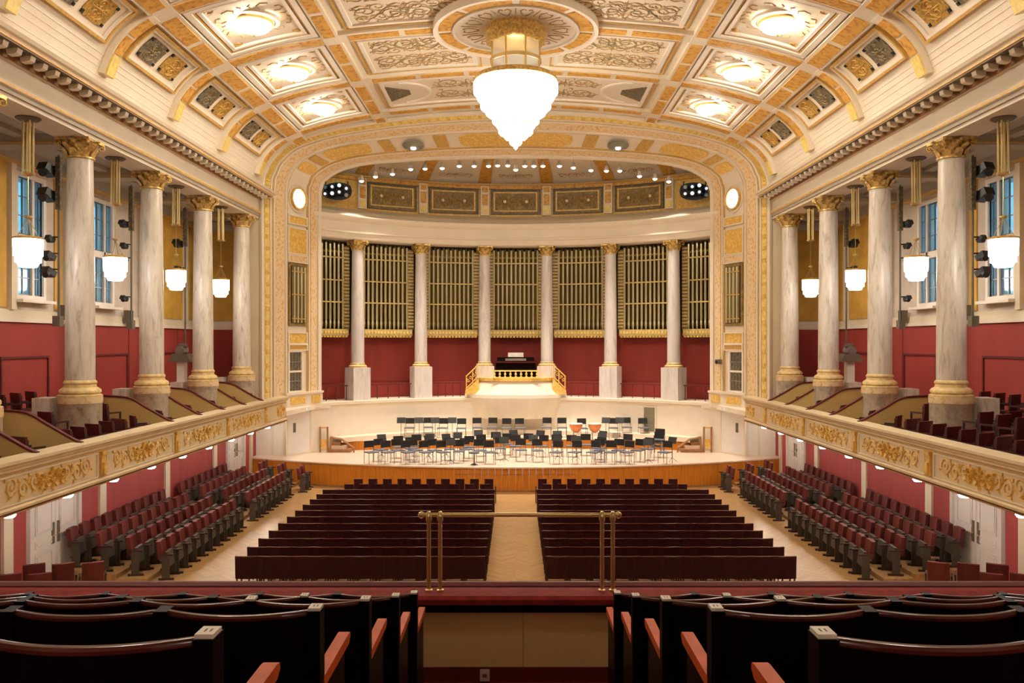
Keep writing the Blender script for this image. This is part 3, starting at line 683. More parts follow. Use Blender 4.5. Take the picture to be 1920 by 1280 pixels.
# the two piers
for s in (-1, 1):
    p0 = Vector((s * 10.1, YP, 0)); p1 = Vector((s * 8.53, YI, 0)); dd = (p1 - p0); nn = Vector((-dd.y, dd.x, 0)).normalized()
    if nn.y > 0: nn = -nn
    def S_w(v, z, h, p0=p0, dd=dd, nn=nn):
        q = p0 + dd * v + nn * h; return (q.x, q.y, z)
    def zz(y): return PZ(y, 35.75)
    a, b = 0.425, 0.755
    for y0, y1, mat, h in ((420, 407, 'gold', 0.06), (475, 430, 'gold', 0.05), (491, 480, 'floral', 0.07), (643, 625, 'gold', 0.05), (655, 647, 'goldline', 0.07)):
        MB().slab(S_w, a + 0.015, b - 0.015, zz(y0), zz(y1), -0.01, h).build('pier_panel', mat, arch)
        MB().frame(S_w, a, b, zz(y0) - 0.05, zz(y1) + 0.05, 0.018, -0.01, h + 0.03, wv=0.05).build('pier_frame', 'cream', arch)
    # organ grille in the pier
    z0, z1 = zz(611), zz(494)
    gr = MB().slab(S_w, a + 0.02, b - 0.02, z0, z1, -0.01, 0.01).build('pier_grille', 'organback', arch)
    MB().frame(S_w, a + 0.015, b - 0.015, z0, z1, 0.03, -0.01, 0.06, wv=0.12).build('grille_frame', 'panelgold', gr)
    pv = [a + 0.075 + k * 0.030 for k in range(8)]
    for v in pv:
        q = S_w(v, z0 + 0.14, 0.06); MB().tube([q, (q[0], q[1], z1 - 0.14)], 0.045, 8).build('grille_pipe', 'pipe' if pv.index(v) % 2 else 'pipe2', gr, True)
    for z in (z0 + 0.3, (z0 + z1) / 2, z1 - 0.35): MB().slab(S_w, a + 0.05, b - 0.05, z - 0.02, z + 0.02, 0.09, 0.12).build('grille_rail', 'goldline', gr)
    # small window below
    z0, z1 = zz(732), zz(660)
    wd = MB().slab(S_w, a + 0.02, b - 0.10, z0, z1, -0.01, 0.01).build('pier_window', 'grille_dark', arch)
    MB().frame(S_w, a, b - 0.08, z0 - 0.06, z1 + 0.06, 0.022, -0.01, 0.08, wv=0.06).build('window_frame', 'white', wd)
    zm = (z0 + z1) / 2; MB().slab(S_w, a + 0.02, b - 0.10, zm - 0.04, zm + 0.04, 0.0, 0.06).build('window_bar', 'white', wd)
    for k in range(3):
        v = a + 0.02 + (b - a - 0.12) * (k + 1) / 4; MB().slab(S_w, v - 0.004, v + 0.004, z0, z1, 0.0, 0.035).build('window_bar', 'steel', wd)
    for z in (zm - 0.4, zm + 0.4): MB().slab(S_w, a + 0.02, b - 0.10, z - 0.02, z + 0.02, 0.0, 0.035).build('window_bar', 'steel', wd)
    # base with gilded plaques
    MB().slab(S_w, 0.38, 1.0, 2.9, zz(737), -0.01, 0.14).build('pier_base', 'cream', arch)
    MB().slab(S_w, 0.36, 1.0, zz(739), zz(735), -0.01, 0.20).build('pier_base', 'cream', arch)
    MB().slab(S_w, 0.44, 0.68, zz(757), zz(743), 0.13, 0.17).build('pier_plaque', 'gold', arch)
    MB().slab(S_w, 0.80, 0.95, zz(757), zz(743), 0.13, 0.17).build('pier_plaque', 'gold', arch)
    xs_ = MB().slab(S_w, 0.53, 0.66, zz(769.5), zz(762.5), 0.28, 0.47).build('exit_sign', 'doorwhite'); tag(xs_, 'small white emergency sign with teal mark on the base of the %s pier' % side(s), 'sign')
    MB().slab(S_w, 0.575, 0.615, zz(768.5), zz(763.5), 0.47, 0.475).build('sign_mark', 'exitsign', xs_)
    if s > 0:
        q = S_w(0.80, zz(678), 0.0); cmr = thing('pier_camera', (q[0], q[1], zz(684)), 'small dark camera fixed to the right pier beside the pier window', 'camera')
        MB().slab(S_w, 0.79, 0.81, zz(681), zz(675), -0.01, 0.12).build('bracket', 'dkmetal', cmr)
        MB().slab(S_w, 0.77, 0.83, zz(683), zz(674), 0.12, 0.30).build('camera_body', 'chairgrey', cmr)
        MB().tube([S_w(0.80, zz(678.5), 0.29), S_w(0.80, zz(679), 0.36)], 0.06, 10).build('lens', 'dkmetal', cmr, True)
    # clock
    cz = PZ(371, 35.6); cv = 0.60
    c = S_w(cv, cz, 0.0)
    ck = thing('wall_clock', (c[0], c[1], cz - 0.45), 'round white lit clock in a gilt ring on the %s pier' % side(s), 'clock')
    Lw = dd.length
    def S_k(ph, r, h, cv=cv, cz=cz, S_w=S_w, Lw=Lw): return S_w(cv + r * math.cos(ph) / Lw, cz + r * math.sin(ph), h)
    MB().slab(S_k, 0, 2 * PI, 0.0, 0.40, 0.0, 0.06, 32, 1).build('dial', 'glow_clock', ck)
    MB().slab(S_k, 0, 2 * PI, 0.40, 0.47, 0.0, 0.11, 32, 1).build('clock_ring', 'gold', ck)
    MB().slab(S_k, 0, 2 * PI, 0.55, 0.60, -0.01, 0.06, 32, 1).build('clock_surround', 'cream', ck)
    MB().ribbon([(cv, cz), (cv, cz + 0.15), (cv, cz + 0.30)], lambda u, z, h, S_w=S_w: S_w(u, z, h + 0.07), 0.012, 0.01).ribbon([(cv - 0.001, cz), (cv + 0.03, cz - 0.05), (cv + 0.06, cz - 0.1)], lambda u, z, h, S_w=S_w: S_w(u, z, h + 0.07), 0.03, 0.01).build('clock_hands', 'goldline', ck)
    # outer flank of the pier and its underside
    MB().box(s * 10.06, s * 10.75, 33.75, 34.3, 3.2, 10.6).build('pier_flank', 'cream2', arch)
    MB().prism([(s * 8.95, 33.3), (s * 11.3, 33.3), (s * 11.3, 36.4), (s * 9.4, 36.4), (s * 8.3, 37.6), (s * 8.1, 37.3), (s * 8.6, 36.9)], 'z', 2.84, 3.02).build('pier_soffit', 'cream', arch)

# ================================================================== APSE
def S_a(R):
    return lambda th, z, h: ((R - h) * math.sin(th), AC + (R - h) * math.cos(th), z)
D = math.radians
def arcs(m, prof, t0, t1, n): return m.lathe(prof, n, (0, AC, 0), PI / 2 - D(t1), PI / 2 - D(t0))
aw = arcs(MB(), [(11.30, 0.9), (11.30, 2.86)], -58, 58, 72).build('wall_apse', 'white', org=(0, 41, 1)); tag(aw, 'curved cream wall behind the stage', 'wall', kind='structure')
arcs(MB(), [(11.30, 2.80), (11.22, 2.86), (11.22, 2.92), (11.10, 2.96), (11.10, 3.07), (11.30, 3.08), (13.3, 3.08)], -58, 58, 72).build('ledge', 'cream', aw)
arcs(MB(), [(13.0, 3.05), (13.0, 6.2)], -56, 56, 60).build('red_wall', 'redg', aw)
arcs(MB(), [(12.95, 3.08), (12.90, 3.10), (12.90, 3.75), (12.95, 3.8)], -56, 56, 60).build('red_dado', 'redg', aw)
tr = arcs(MB(), [(13.2, 10.36), (11.42, 10.36), (11.38, 10.40), (11.38, 10.62), (11.30, 10.64), (11.30, 10.70), (11.34, 10.72), (11.34, 11.12), (11.22, 11.18), (11.12, 11.30), (11.12, 11.38), (11.45, 11.42), (11.75, 11.62), (12.2, 11.72), (12.9, 11.98), (13.3, 12.02)], -56, 56, 72).build('trim_3', 'cream', smooth=True, org=(0, 41, 10.3))
tag(tr, 'curved cream entablature above the organ pipes', 'cornice', kind='structure')
at = arcs(MB(), [(13.1, 11.95), (13.1, 13.55)], -58, 58, 60).build('wall_attic', 'gold', org=(0, 42, 12)); tag(at, 'gilded attic wall under the half dome above the organ', 'wall', kind='structure')
for k in range(-2, 3):
    th = D(13.7 * k); S = S_a(13.1); hw = 1.25 / 13.1
    pn = MB().slab(S, th - hw, th + hw, 12.12, 13.36, -0.02, 0.05, 8, 1).build('openwork_panel', 'panelgold', at)
    MB().frame(S, th - hw, th + hw, 12.12, 13.36, 0.004, 0.04, 0.14, 8, 1, wv=0.05).build('panel_frame', 'grille_dark', pn)
    MB().frame(S, th - hw + .010, th + hw - .012, 12.26, 13.24, 0.006, 0.05, 0.11, 8, 1, wv=0.06).build('panel_frame', 'gold', pn)
    m = MB()
    for cx in (-0.042, 0.042):
        for q in range(10):
            t = 2 * PI * q / 10; m.ribbon([(th + cx + r * math.cos(t + a) / 13, 12.76 + r * math.sin(t + a)) for r, a in ((0.06, 0), (0.16, 0.25), (0.26, 0.1), (0.33, -0.2))], S, 0.004, 0.03, 0.05)
    for L in rinceau(2.1, 0.85, 3): m.ribbon([(th + p[0] / 13, 12.76 + p[1]) for p in L], S, 0.004, 0.03, 0.05)
    m.build('panel_scroll', 'grille_gold', pn)
    for cx in (-0.042, 0.042): MB().slab(lambda p, r, h, th=th, cx=cx: S_a(13.1)(th + cx + r * math.cos(p) / 13, 12.76 + r * math.sin(p), h), 0, 2 * PI, 0, 0.075, 0.05, 0.11, 12, 1).build('rosette', 'plate', pn)
for k in range(-3, 3):
    th = D(13.7 * (k + 0.5)); S = S_a(13.1); hw = 0.21 / 13.1
    MB().slab(S, th - hw, th + hw, 12.05, 13.5, -0.02, 0.20, 1, 1).build('attic_pilaster', 'cream', at)
    MB().slab(S, th - hw * .7, th + hw * .7, 12.55, 13.1, 0.2, 0.23, 1, 1).slab(S, th - hw * .7, th + hw * .7, 13.2, 13.45, 0.2, 0.23, 1, 1).build('pilaster_inlay', 'orange', at)
    MB().slab(S, th - hw * .7, th + hw * .7, 12.12, 12.45, 0.2, 0.23, 1, 1).build('pilaster_inlay', 'brightgold', at)
MB().slab(S_a(13.1), D(-56), D(56), 13.38, 13.55, -0.02, 0.16, 60, 1).build('attic_cornice', 'orange', at)
MB().slab(S_a(13.1), D(-56), D(56), 13.55, 13.62, -0.02, 0.24, 60, 1).build('attic_cornice', 'goldline', at)
dome = arcs(MB(), [(13.3, 13.5), (13.0, 13.75), (12.5, 14.0), (11.5, 14.28), (9.5, 14.65), (7.0, 14.95), (4.0, 15.1)], -62, 62, 60).build('ceiling_apse', 'cream', org=(0, 40, 13.5), smooth=True); tag(dome, 'cream half dome with orange ribs over the apse', 'ceiling', kind='structure')
DP = catmull([(13.0, 13.75), (12.5, 14.0), (11.5, 14.28), (9.5, 14.65), (7.0, 14.95)], 6)
def S_dome(th, t, h):
    f = min(max(t, 0), 1) * (len(DP) - 1); i = min(int(f), len(DP) - 2); k = f - i
    r = DP[i][0] + (DP[i + 1][0] - DP[i][0]) * k; z = DP[i][1] + (DP[i + 1][1] - DP[i][1]) * k
    return (r * math.sin(th), AC + r * math.cos(th), z - h)
for k in range(-4, 4):
    th = D(13.7 * (k + 0.5)); MB().slab(S_dome, th - 0.024, th + 0.024, 0.0, 1, -0.02, 0.07, 1, 12).build('dome_rib', 'orange', dome)
for k in range(-3, 4):
    th = D(13.7 * k); m = MB()
    for L in rinceau(1.6, 1.0, 2): m.ribbon([(th + p[0] / 12, 0.22 + p[1] * 0.20) for p in L], S_dome, 0.004 if False else 0.006, 0.03)
    m.build('dome_scroll', 'tandeco', dome)
# ---- columns
def capital_mesh(r, h, z):
    m = MB()
    m.lathe([(r * 0.98, z), (r * 1.16, z + 0.02 * h), (r * 1.16, z + 0.10 * h), (r * 0.98, z + 0.12 * h), (r * 1.05, z + 0.45 * h), (r * 1.30, z + 0.80 * h), (r * 1.42, z + 0.86 * h)], 20)
    for ring, (z0, z1, n, ro, off) in enumerate(((0.10, 0.48, 8, 1.42, 0), (0.32, 0.72, 8, 1.62, PI / 8))):
        for k in range(n):
            a = 2 * PI * k / n + off; c, s_ = math.cos(a), math.sin(a); tx, ty = -s_, c
            row = []
            for t, rr, wd in ((0, 1.02, 0.30), (0.5, 1.16, 0.36), (0.85, ro * 0.92, 0.28), (1.0, ro, 0.14), (0.88, ro * 1.05, 0.06)):
                zz_ = z + (z0 + (z1 - z0) * t) * h
                row.append([(rr * r * c + q * wd * r * tx, rr * r * s_ + q * wd * r * ty, zz_ - abs(q) * 0.02 * h) for q in (-1, 0, 1)])
            vs = [p for rw_ in row for p in rw_]; vs = [(p[0] + (0.05 * r * c if i % 3 == 1 else 0), p[1] + (0.05 * r * s_ if i % 3 == 1 else 0), p[2]) for i, p in enumerate(vs)]
            m.add(vs, [(i * 3 + j, i * 3 + j + 1, i * 3 + j + 4, i * 3 + j + 3) for i in range(4) for j in range(2)])
    for k in range(4):
        a = PI / 4 + PI / 2 * k
        def mp(u, v, hh, a=a): return ((u) * math.cos(a) - hh * math.sin(a), (u) * math.sin(a) + hh * math.cos(a), v)
        for sg in (-1, 1):
            L = spiral(r * 1.68, z + 0.70 * h, r * 0.30, 1.5, PI * 0.6, -1, 14)
            m.tube([mp(p[0], p[1], sg * 0.05 * r) for p in L], 0.085 * r, 5)
            L = spiral(r * 0.7, z + 0.62 * h, r * 0.16, 1.2, 0, 1, 8)
    for k in range(4):
        a = PI / 2 * k; m.lathe([(0.0, -0.10 * h), (r * 0.22, 0), (0.0, 0.10 * h)], 8, (r * 1.5 * math.cos(a), r * 1.5 * math.sin(a), z + 0.88 * h))
    # abacus with concave sides
    poly = []
    for k in range(4):
        a = PI / 4 + PI / 2 * k; b = a + PI / 2
        A = Vector((math.cos(a), math.sin(a))) * r * 1.98; B = Vector((math.cos(b), math.sin(b))) * r * 1.98
        for q in range(5):
            t = q / 5; p = A.lerp(B, t); d = 1 - 0.16 * math.sin(PI * t); poly.append((p.x * d, p.y * d))
    m.prism(poly, 'z', z + 0.86 * h, z + h)
    return m
def column(name, r, zs, zc, zt, zb, zp, pw, loc, label, shaftmat, plinth=0):
    t = thing(name, loc, label, 'column')
    g0 = loc[2]
    def at_(m): 
        m.v = [(p[0] + loc[0], p[1] + loc[1], p[2]) for p in m.v]; return m
    H = zc - zs
    at_(MB().lathe([(r * (1.0 - 0.14 * k ** 1.6), zs + H * k) for k in (0, .1, .25, .4, .55, .7, .85, 1)], 28)).build('shaft', shaftmat, t, True)
    at_(capital_mesh(r * 0.86, zt - zc, zc)).build('capital', 'capital', t, True)
    hb = zs - zb
    at_(MB().lathe([(r * 1.02, zs), (r * 1.12, zs - 0.12 * hb), (r * 1.12, zs - 0.2 * hb), (r * 1.06, zs - 0.26 * hb), (r * 1.10, zs - 0.42 * hb), (r * 1.30, zs - 0.52 * hb), (r * 1.40, zs - 0.62 * hb), (r * 1.40, zs - 0.75 * hb), (r * 1.30, zs - 0.82 * hb), (pw / 2, zs - 0.9 * hb), (pw / 2, zb)], 28)).build('base', 'basegold', t, True)
    pd = at_(MB().box(-pw / 2, pw / 2, -pw / 2, pw / 2, zp, zb) if plinth == 0 else MB().lathe([(pw / 2 * 1.0, zb), (pw / 2, zb - 0.16), (pw / 2 * 0.97, zb - 0.18), (pw / 2 * 0.97, zp)], 28)).build('pedestal', 'pedmarble' if plinth else shaftmat, t, plinth != 0)
    if plinth:
        at_(MB().lathe([(pw / 2 * 1.005, zb), (pw / 2 * 1.005, zb - 0.15)], 28)).build('pedestal_band', 'floral', t, True)
        x0 = plinth * 0.55
        at_(MB().box(x0, x0 + plinth * 0.42, -0.35, 0.2, zp, zb - 0.02)).build('pedestal_wing', 'marble', t)
    return t
first = {}
for s in (-1, 1):
    for k, y in enumerate(COLY):
        lab = 'grey marble column with gilded capital in the %s row, %s' % (side(s), 'cut by the photo edge' if k == 0 else nth(5 - k) + ' from the stage arch')
        if s not in first: first[s] = column('marble_column', 0.335, 4.80, 10.10, 10.58, 4.40, 3.30, 1.0, (s * 10.5, y, 3.3), lab, 'marble', plinth=s)
        else: dup(first[s], (s * 10.5, y, 3.3), 0, lab)
RCOL = 11.75
ac = None
for th in (-38.0, -22.6, -7.4, 7.4, 22.6, 38.0):
    i = [-38.0, -22.6, -7.4, 7.4, 22.6, 38.0].index(th) + 1
    lab = 'slender pale column in front of the organ, %s from the left' % nth(i)
    loc = (RCOL * math.sin(D(th)), AC + RCOL * math.cos(D(th)), 3.08)
    if ac is None: ac = column('apse_column', 0.30, 4.78, 9.90, 10.36, 4.56, 3.08, 0.86, (0, 0, 3.08), lab, 'marble2'); ac.location = loc; ac.rotation_euler = (0, 0, -D(th)); 
    else: dup(ac, loc, -D(th), lab)

# ================================================================== ORGAN
og = thing('pipe_organ', (0, AC + 12.3, 6.0), 'wide organ front of gold pipes spanning the bays between the apse columns', 'organ')
arcs(MB(), [(12.75, 6.15), (12.75, 10.4)], -56, 56, 60).build('organ_case', 'organback', og)
RP = 12.25
edges = [-53.0, -38.0, -22.6, -7.4, 7.4, 22.6, 38.0, 53.0]
def pipe(th, R, r, z0, z1, mat):
    x, y = R * math.sin(th), AC + R * math.cos(th)
    m = MB().lathe([(r * 0.35, z0), (r, z0 + 0.25), (r, z0 + 0.34), (r * 0.86, z0 + 0.36), (r * 0.86, z0 + 0.46), (r, z0 + 0.48), (r, z1)], 8, (x, y, 0))
    m.add([(x + r * math.cos(2 * PI * k / 8), y + r * math.sin(2 * PI * k / 8), z1) for k in range(8)], [tuple(range(8))]); return m
for a, b in zip(edges, edges[1:]):
    mid = D((a + b) / 2); end = a < -50 or b > 50
    half = 1.08 / RP; n = 10
    for k in range(n + 1):
        th = mid + half * (2 * k / n - 1)
        top = 10.22 - 0.05 * (k % 2)
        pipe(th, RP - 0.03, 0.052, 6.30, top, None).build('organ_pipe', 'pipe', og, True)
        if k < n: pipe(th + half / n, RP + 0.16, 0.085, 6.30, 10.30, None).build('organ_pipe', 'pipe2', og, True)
    for z in (7.55, 8.55, 9.58): MB().slab(S_a(RP - 0.02), mid - half * 1.04, mid + half * 1.04, z - 0.03, z + 0.03, 0.02, 0.08, 6, 1).build('pipe_rail', 'palegold', og)
    m = MB()
    for q in range(20):
        t0 = mid - half + 2 * half * q / 20; t1 = t0 + 2 * half / 20; zz0, zz1 = (9.80, 9.98) if q % 2 else (9.98, 9.80)
        m.ribbon([(t0, zz0), ((t0 + t1) / 2, (zz0 + zz1) / 2), (t1, zz1)], S_a(RP), 0.004, 0.03, 0.06)
    m.build('pipe_lattice', 'palegold', og)
    MB().slab(S_a(RP), mid - half * 1.22, mid + half * 1.22, 6.02, 6.32, -0.3, 0.16, 8, 1).build('organ_sill', 'palegold', og)
    m = MB()
    for q in range(16):
        t = mid + half * 1.2 * (2 * (q + .5) / 16 - 1); m.slab(S_a(RP), t - 0.0045, t + 0.0045, 5.94, 6.02, -0.1, 0.14); m.slab(S_a(RP), t - 0.004, t + 0.004, 6.12, 6.24, 0.16, 0.20)
    m.build('sill_studs', 'brightgold', og)
    for sg in (-1, 1):
        t = mid + sg * half * 1.17
        bd = MB().slab(S_a(RP), t - 0.0125, t + 0.0125, 6.32, 10.15, -0.05, 0.05, 1, 1).build('organ_border', 'panelgold', og)
        m = MB()
        for q in range(24): m.slab(S_a(RP), t - 0.011, t + 0.011, 6.42 + q * 0.155, 6.50 + q * 0.155, 0.05, 0.09)
        m.build('border_rings', 'palegold', bd)
# gallery rail in front of the red wall
for a, b in zip(edges, edges[1:]):
    if abs((a + b) / 2) < 3: continue
    a0_, b0_ = a, b
    if a == 7.4: a0_ = 10.6
    if b == -7.4: b0_ = -10.6
    r_ = MB().slab(S_a(11.9), D(a0_ + 2.2), D(b0_ - 2.2), 3.72, 3.77, 0, 0.05, 6, 1)
    for q in range(5):
        t = D(a0_ + 2.5 + (b0_ - a0_ - 5) * q / 4); r_.slab(S_a(11.9), t - 0.0012, t + 0.0012, 3.08, 3.72, 0.01, 0.04)
    rl = r_.build('choir_rail', 'reddark'); tag(rl, 'thin dark red rail in front of the red wall, %s organ bay from the left' % nth(edges.index(a) + 1), 'railing')

# ================================================================== STAGE
def yf(x): return 55.25 - math.sqrt(22.7 ** 2 - x * x)
def yb(x, R=11.35): return AC + math.sqrt(R * R - x * x) if abs(x) < 9.4 else 36.15
m = MB(); xs = [-10.98 + 21.96 * k / 60 for k in range(61)]; vs = []
for x in xs: vs += [(x, yf(x) - 0.06, 0.95), (x, yb(x), 0.95), (x, yf(x) - 0.06, 0.90), (x, yf(x) + 0.02, 0.90)]
m.add(vs, [f for i in range(60) for f in ((i * 4, i * 4 + 4, i * 4 + 5, i * 4 + 1), (i * 4, i * 4 + 2, i * 4 + 6, i * 4 + 4), (i * 4 + 2, i * 4 + 3, i * 4 + 7, i * 4 + 6))])
stg = m.build('stage', 'stagefloor', org=(0, 36, 0)); tag(stg, 'pale wooden concert stage with a honey plank front', 'stage', kind='structure')
def S_s(x, z, h):
    y = yf(x); return (x, y - h, z)
n = 84
for k in range(n):
    x0 = -10.95 + 21.9 * k / n; x1 = -10.95 + 21.9 * (k + 1) / n - 0.006
    MB().slab(S_s, x0, x1, 0.08, 0.90, -0.05, 0.015 + 0.004 * (k % 3)).build('plank', 'stagewood', stg)
MB().slab(S_s, -10.95, 10.95, 0.0, 0.08, -0.05, 0.04, 60, 1).build('stage_plinth', 'wood', stg)
MB().slab(S_s, -2.3, 2.3, 0.66, 0.685, 0.02, 0.035, 20, 1).build('stage_groove', 'wood', stg)
# podium behind: riser of honey boards with a pale top
def yr(x): return 37.5 + 0.9 * (1 - (x / 8.0) ** 2)
m = MB(); xs = [-7.9 + 15.8 * k / 40 for k in range(41)]; vs = []
for x in xs: vs += [(x, yr(x), 1.35), (x, yb(x), 1.35)]
m.add(vs, [(i * 2, i * 2 + 2, i * 2 + 3, i * 2 + 1) for i in range(40)])
pod = m.build('orchestra_podium', 'stagefloor', org=(0, 38, 0.95)); tag(pod, 'low curved podium at the back of the stage with honey riser', 'podium', kind='structure')
for k in range(32):
    x0 = -7.9 + 15.8 * k / 32; x1 = x0 + 15.8 / 32 - 0.008
    MB().slab(lambda x, z, h: (x, yr(x) - h, z), x0, x1, 0.95, 1.34, -0.04, 0.01).build('plank', 'stagewood', pod)
# shallow top step along the wall
arcs(MB(), [(10.55, 1.35), (10.55, 1.55), (11.3, 1.55)], -46, 46, 50).build('podium_step', 'cream', pod)
# grey door in the apse wall, white stage doors
def apse_door(th, hw, z0, z1, mat, n, label, plate):
    S = S_a(11.30); d = thing('door_%d' % n, S(th, z0, 0), label, 'door', kind='structure')
    MB().slab(S, th - hw, th + hw, z0, z1, -0.02, 0.03, 3, 1).build('door_leaf', mat, d)
    MB().frame(S, th - hw - 0.006, th + hw + 0.006, z0, z1 + 0.06, 0.006, -0.02, 0.06, 3, 1, wv=0.06).build('door_frame', 'cream', d)
    if plate: MB().slab(S, th + plate - 0.006, th + plate + 0.006, z0 + 0.95, z0 + 1.35, 0.03, 0.05).build('lock_plate', 'chairgrey', d)
apse_door(math.atan2(PX(1223, 39.5), 39.5 - AC), 0.024, 1.55, 2.72, 'greydoor', 5, 'narrow grey door in the curved wall behind the orchestra chairs', 0)
apse_door(D(-55.0), 0.055, 0.95, 2.78, 'doorwhite', 6, 'white stage door with bronze plate left of the stage', -0.02)
apse_door(D(55.0), 0.055, 0.95, 2.78, 'doorwhite', 7, 'white stage door with bronze plate right of the stage', 0.02)

# ================================================================== ORGAN BALCONY AND CONSOLE
CY = AC + 11.30
ob = thing('organ_balcony', (0, CY - 0.9, 2.2), 'pale bowed balcony with gold cornice and balustrade below the central organ bay', 'balcony')
def bow(hw, d, n=16): return [(hw * math.sin(PI / 2 * (2 * k / n - 1)) if False else hw * (2 * k / n - 1), CY - d * (1 - abs(2 * k / n - 1) ** 3.0)) for k in range(n + 1)]
def bowslab(hw, d, z0, z1, hw2=None, d2=None):
    a = bow(hw, d) + [(hw, CY + 0.8), (-hw, CY + 0.8)]; b = bow(hw2 or hw, d2 if d2 is not None else d) + [((hw2 or hw), CY + 0.8), (-(hw2 or hw), CY + 0.8)]
    n = len(a); return MB().add([(p[0], p[1], z0) for p in a] + [(p[0], p[1], z1) for p in b], [tuple(range(n)), tuple(reversed(range(n, 2 * n)))] + [(i, (i + 1) % n, n + (i + 1) % n, n + i) for i in range(n)])
bowslab(2.35, 1.25, 3.25, 3.88, 1.85, 0.95).build('balcony_front', 'cream', ob)
bowslab(2.45, 1.30, 3.08, 3.25).build('balcony_ledge', 'white', ob)
bowslab(2.05, 1.0, 2.1, 3.08, 2.40, 1.25).build('balcony_corbel', 'cream', ob)
bowslab(1.95, 1.05, 3.88, 4.02).build('balcony_cornice', 'gold', ob)
for sg in (-1, 1):
    m = MB(); x0, x1 = sg * 1.72, sg * 2.35
    for t, (x, z) in enumerate(((sg * 1.80, 4.02), (sg * 2.05, 3.75), (sg * 2.35, 3.45))): m.tube([(x, CY - 0.45, z), (x, CY - 0.45, z + 0.62)], 0.03, 6)
    m.tube([(sg * 1.78, CY - 0.45, 4.64), (sg * 2.37, CY - 0.45, 4.08)], 0.035, 6); m.tube([(sg * 1.78, CY - 0.45, 4.10), (sg * 2.37, CY - 0.45, 3.5)], 0.03, 6)
    for q in range(4):
        c = (sg * (1.88 + q * 0.13), 4.30 - q * 0.13); m.tube([(c[0] + p[0], CY - 0.45, c[1] + p[1]) for p in spiral(0, 0, 0.10, 1.2, 0, sg, 8)], 0.018, 4)
    m.build('stair_railing', 'gold', ob)
    MB().prism([(sg * 1.75, 3.25), (sg * 2.40, 3.25), (sg * 2.40, 3.42), (sg * 1.75, 4.0)], 'y', CY - 0.55, CY + 0.3).build('stair_flank', 'gold', ob)
bal = MB(); bal.box(-1.12, 1.12, CY - 1.0, CY - 0.90, 4.02, 4.08).box(-1.12, 1.12, CY - 1.0, CY - 0.90, 4.34, 4.40)
bal = bal.build('balustrade_rail', 'brightgold', ob)
for k in range(9):
    x = -1.0 + 2.0 * k / 8; MB().lathe([(0.05, 0), (0.05, 0.03), (0.025, 0.06), (0.06, 0.13), (0.025, 0.22), (0.05, 0.26)], 8, (x, CY - 0.95, 4.08)).build('baluster', 'brightgold', bal, True)
# console
oc = thing('organ_console', (0, CY + 0.35, 4.02), 'dark wooden organ console with white score desk on the central balcony', 'organ console')
MB().box(-0.96, 0.96, CY + 0.0, CY + 0.75, 4.02, 4.72).build('console_case', 'mahog', oc)
MB().box(-1.02, 1.02, CY - 0.05, CY + 0.8, 4.72, 4.80).build('console_top', 'mahogtop', oc)
MB().prism([(CY + 0.05, 4.80), (CY + 0.75, 4.80), (CY + 0.75, 4.98), (CY + 0.30, 4.98)], 'x', -0.9, 0.9).build('key_desk', 'mahog', oc)
MB().obox((0.0, CY + 0.45, 5.10), (0.75, 0.04, 0.22), 0, -0.3).build('score_desk', 'plate', oc)
for z in (4.84, 4.90): MB().box(-0.5, 0.5, CY - 0.02, CY + 0.10, z, z + 0.02).build('keyboard', 'plate', oc)

# ================================================================== STAGE SIDE STAIRS AND BARRIERS
for s in (-1, 1):
    X0 = s * 8.32; t = thing('stage_barrier', (X0, 37.0, 0.95), 'gilt wooden barrier frame at the %s edge of the stage' % side(s), 'barrier')
    for x in (-0.16, 0.16): MB().box(X0 + x - 0.03, X0 + x + 0.03, 36.95, 37.05, 0.95, 2.05).build('post', 'wood', t)
    for z in (1.10, 1.45, 1.98): MB().box(X0 - 0.16, X0 + 0.16, 36.97, 37.03, z, z + 0.06).build('crossbar', 'gold', t)
    MB().box(X0 - 0.12, X0 + 0.12, 36.985, 37.015, 1.16, 1.45).build('infill_panel', 'gold', t)
    st = thing('podium_stair', (s * 7.5, 37.3, 0.95), 'three pale wooden steps with dark sloping handrail at the %s of the podium' % side(s), 'stair')
    for k in range(3): MB().box(s * (8.1 - 0.28 * 0), s * (7.15 + 0.25 * k), 36.9 + 0.18 * k, 37.65, 0.95 + 0.13 * k, 0.95 + 0.13 * (k + 1)).build('step', 'stagefloor' if k % 2 else 'wood', st)
    MB().tube([(s * 8.0, 36.9, 1.62), (s * 7.5, 36.9, 1.50), (s * 7.0, 36.9, 1.15)], 0.045, 6).build('handrail', 'wood', st)
    MB().tube([(s * 7.0, 36.9, 0.95), (s * 7.0, 36.9, 1.17)], 0.035, 6).build('rail_post', 'wood', st)
    MB().tube([(s * 8.0, 36.9, 0.95), (s * 8.0, 36.9, 1.62)], 0.035, 6).build('rail_post', 'wood', st)

# ================================================================== LAMPS
# ---- chandelier
zc = E + 7.6
ch = thing('chandelier', (0, CHY, E + 5.69), 'huge glowing crystal chandelier hanging from the centre of the vault', 'chandelier')
c0 = (0, CHY, 0)
MB().lathe([(0.92, E + 9.15), (0.96, E + 9.05), (0.88, E + 8.98), (0.90, E + 8.86), (0.84, E + 8.80), (0.86, E + 8.66), (0.78, E + 8.60), (0.0, E + 8.58)], 40, c0).build('ceiling_canopy', 'capital', ch, True)
for k in range(8):
    a = 2 * PI * k / 8 + PI / 8; x, y = 0.72 * math.cos(a), CHY + 0.72 * math.sin(a)
    MB().tube([(x, y, zc + 0.1), (x, y, E + 8.62)], 0.035, 6).build('brass_rod', 'brass', ch)
MB().lathe([(0.745, zc + 0.46), (0.745, zc + 0.56), (0.70, zc + 0.58)], 32, c0).build('glass_band', 'brass', ch, True)
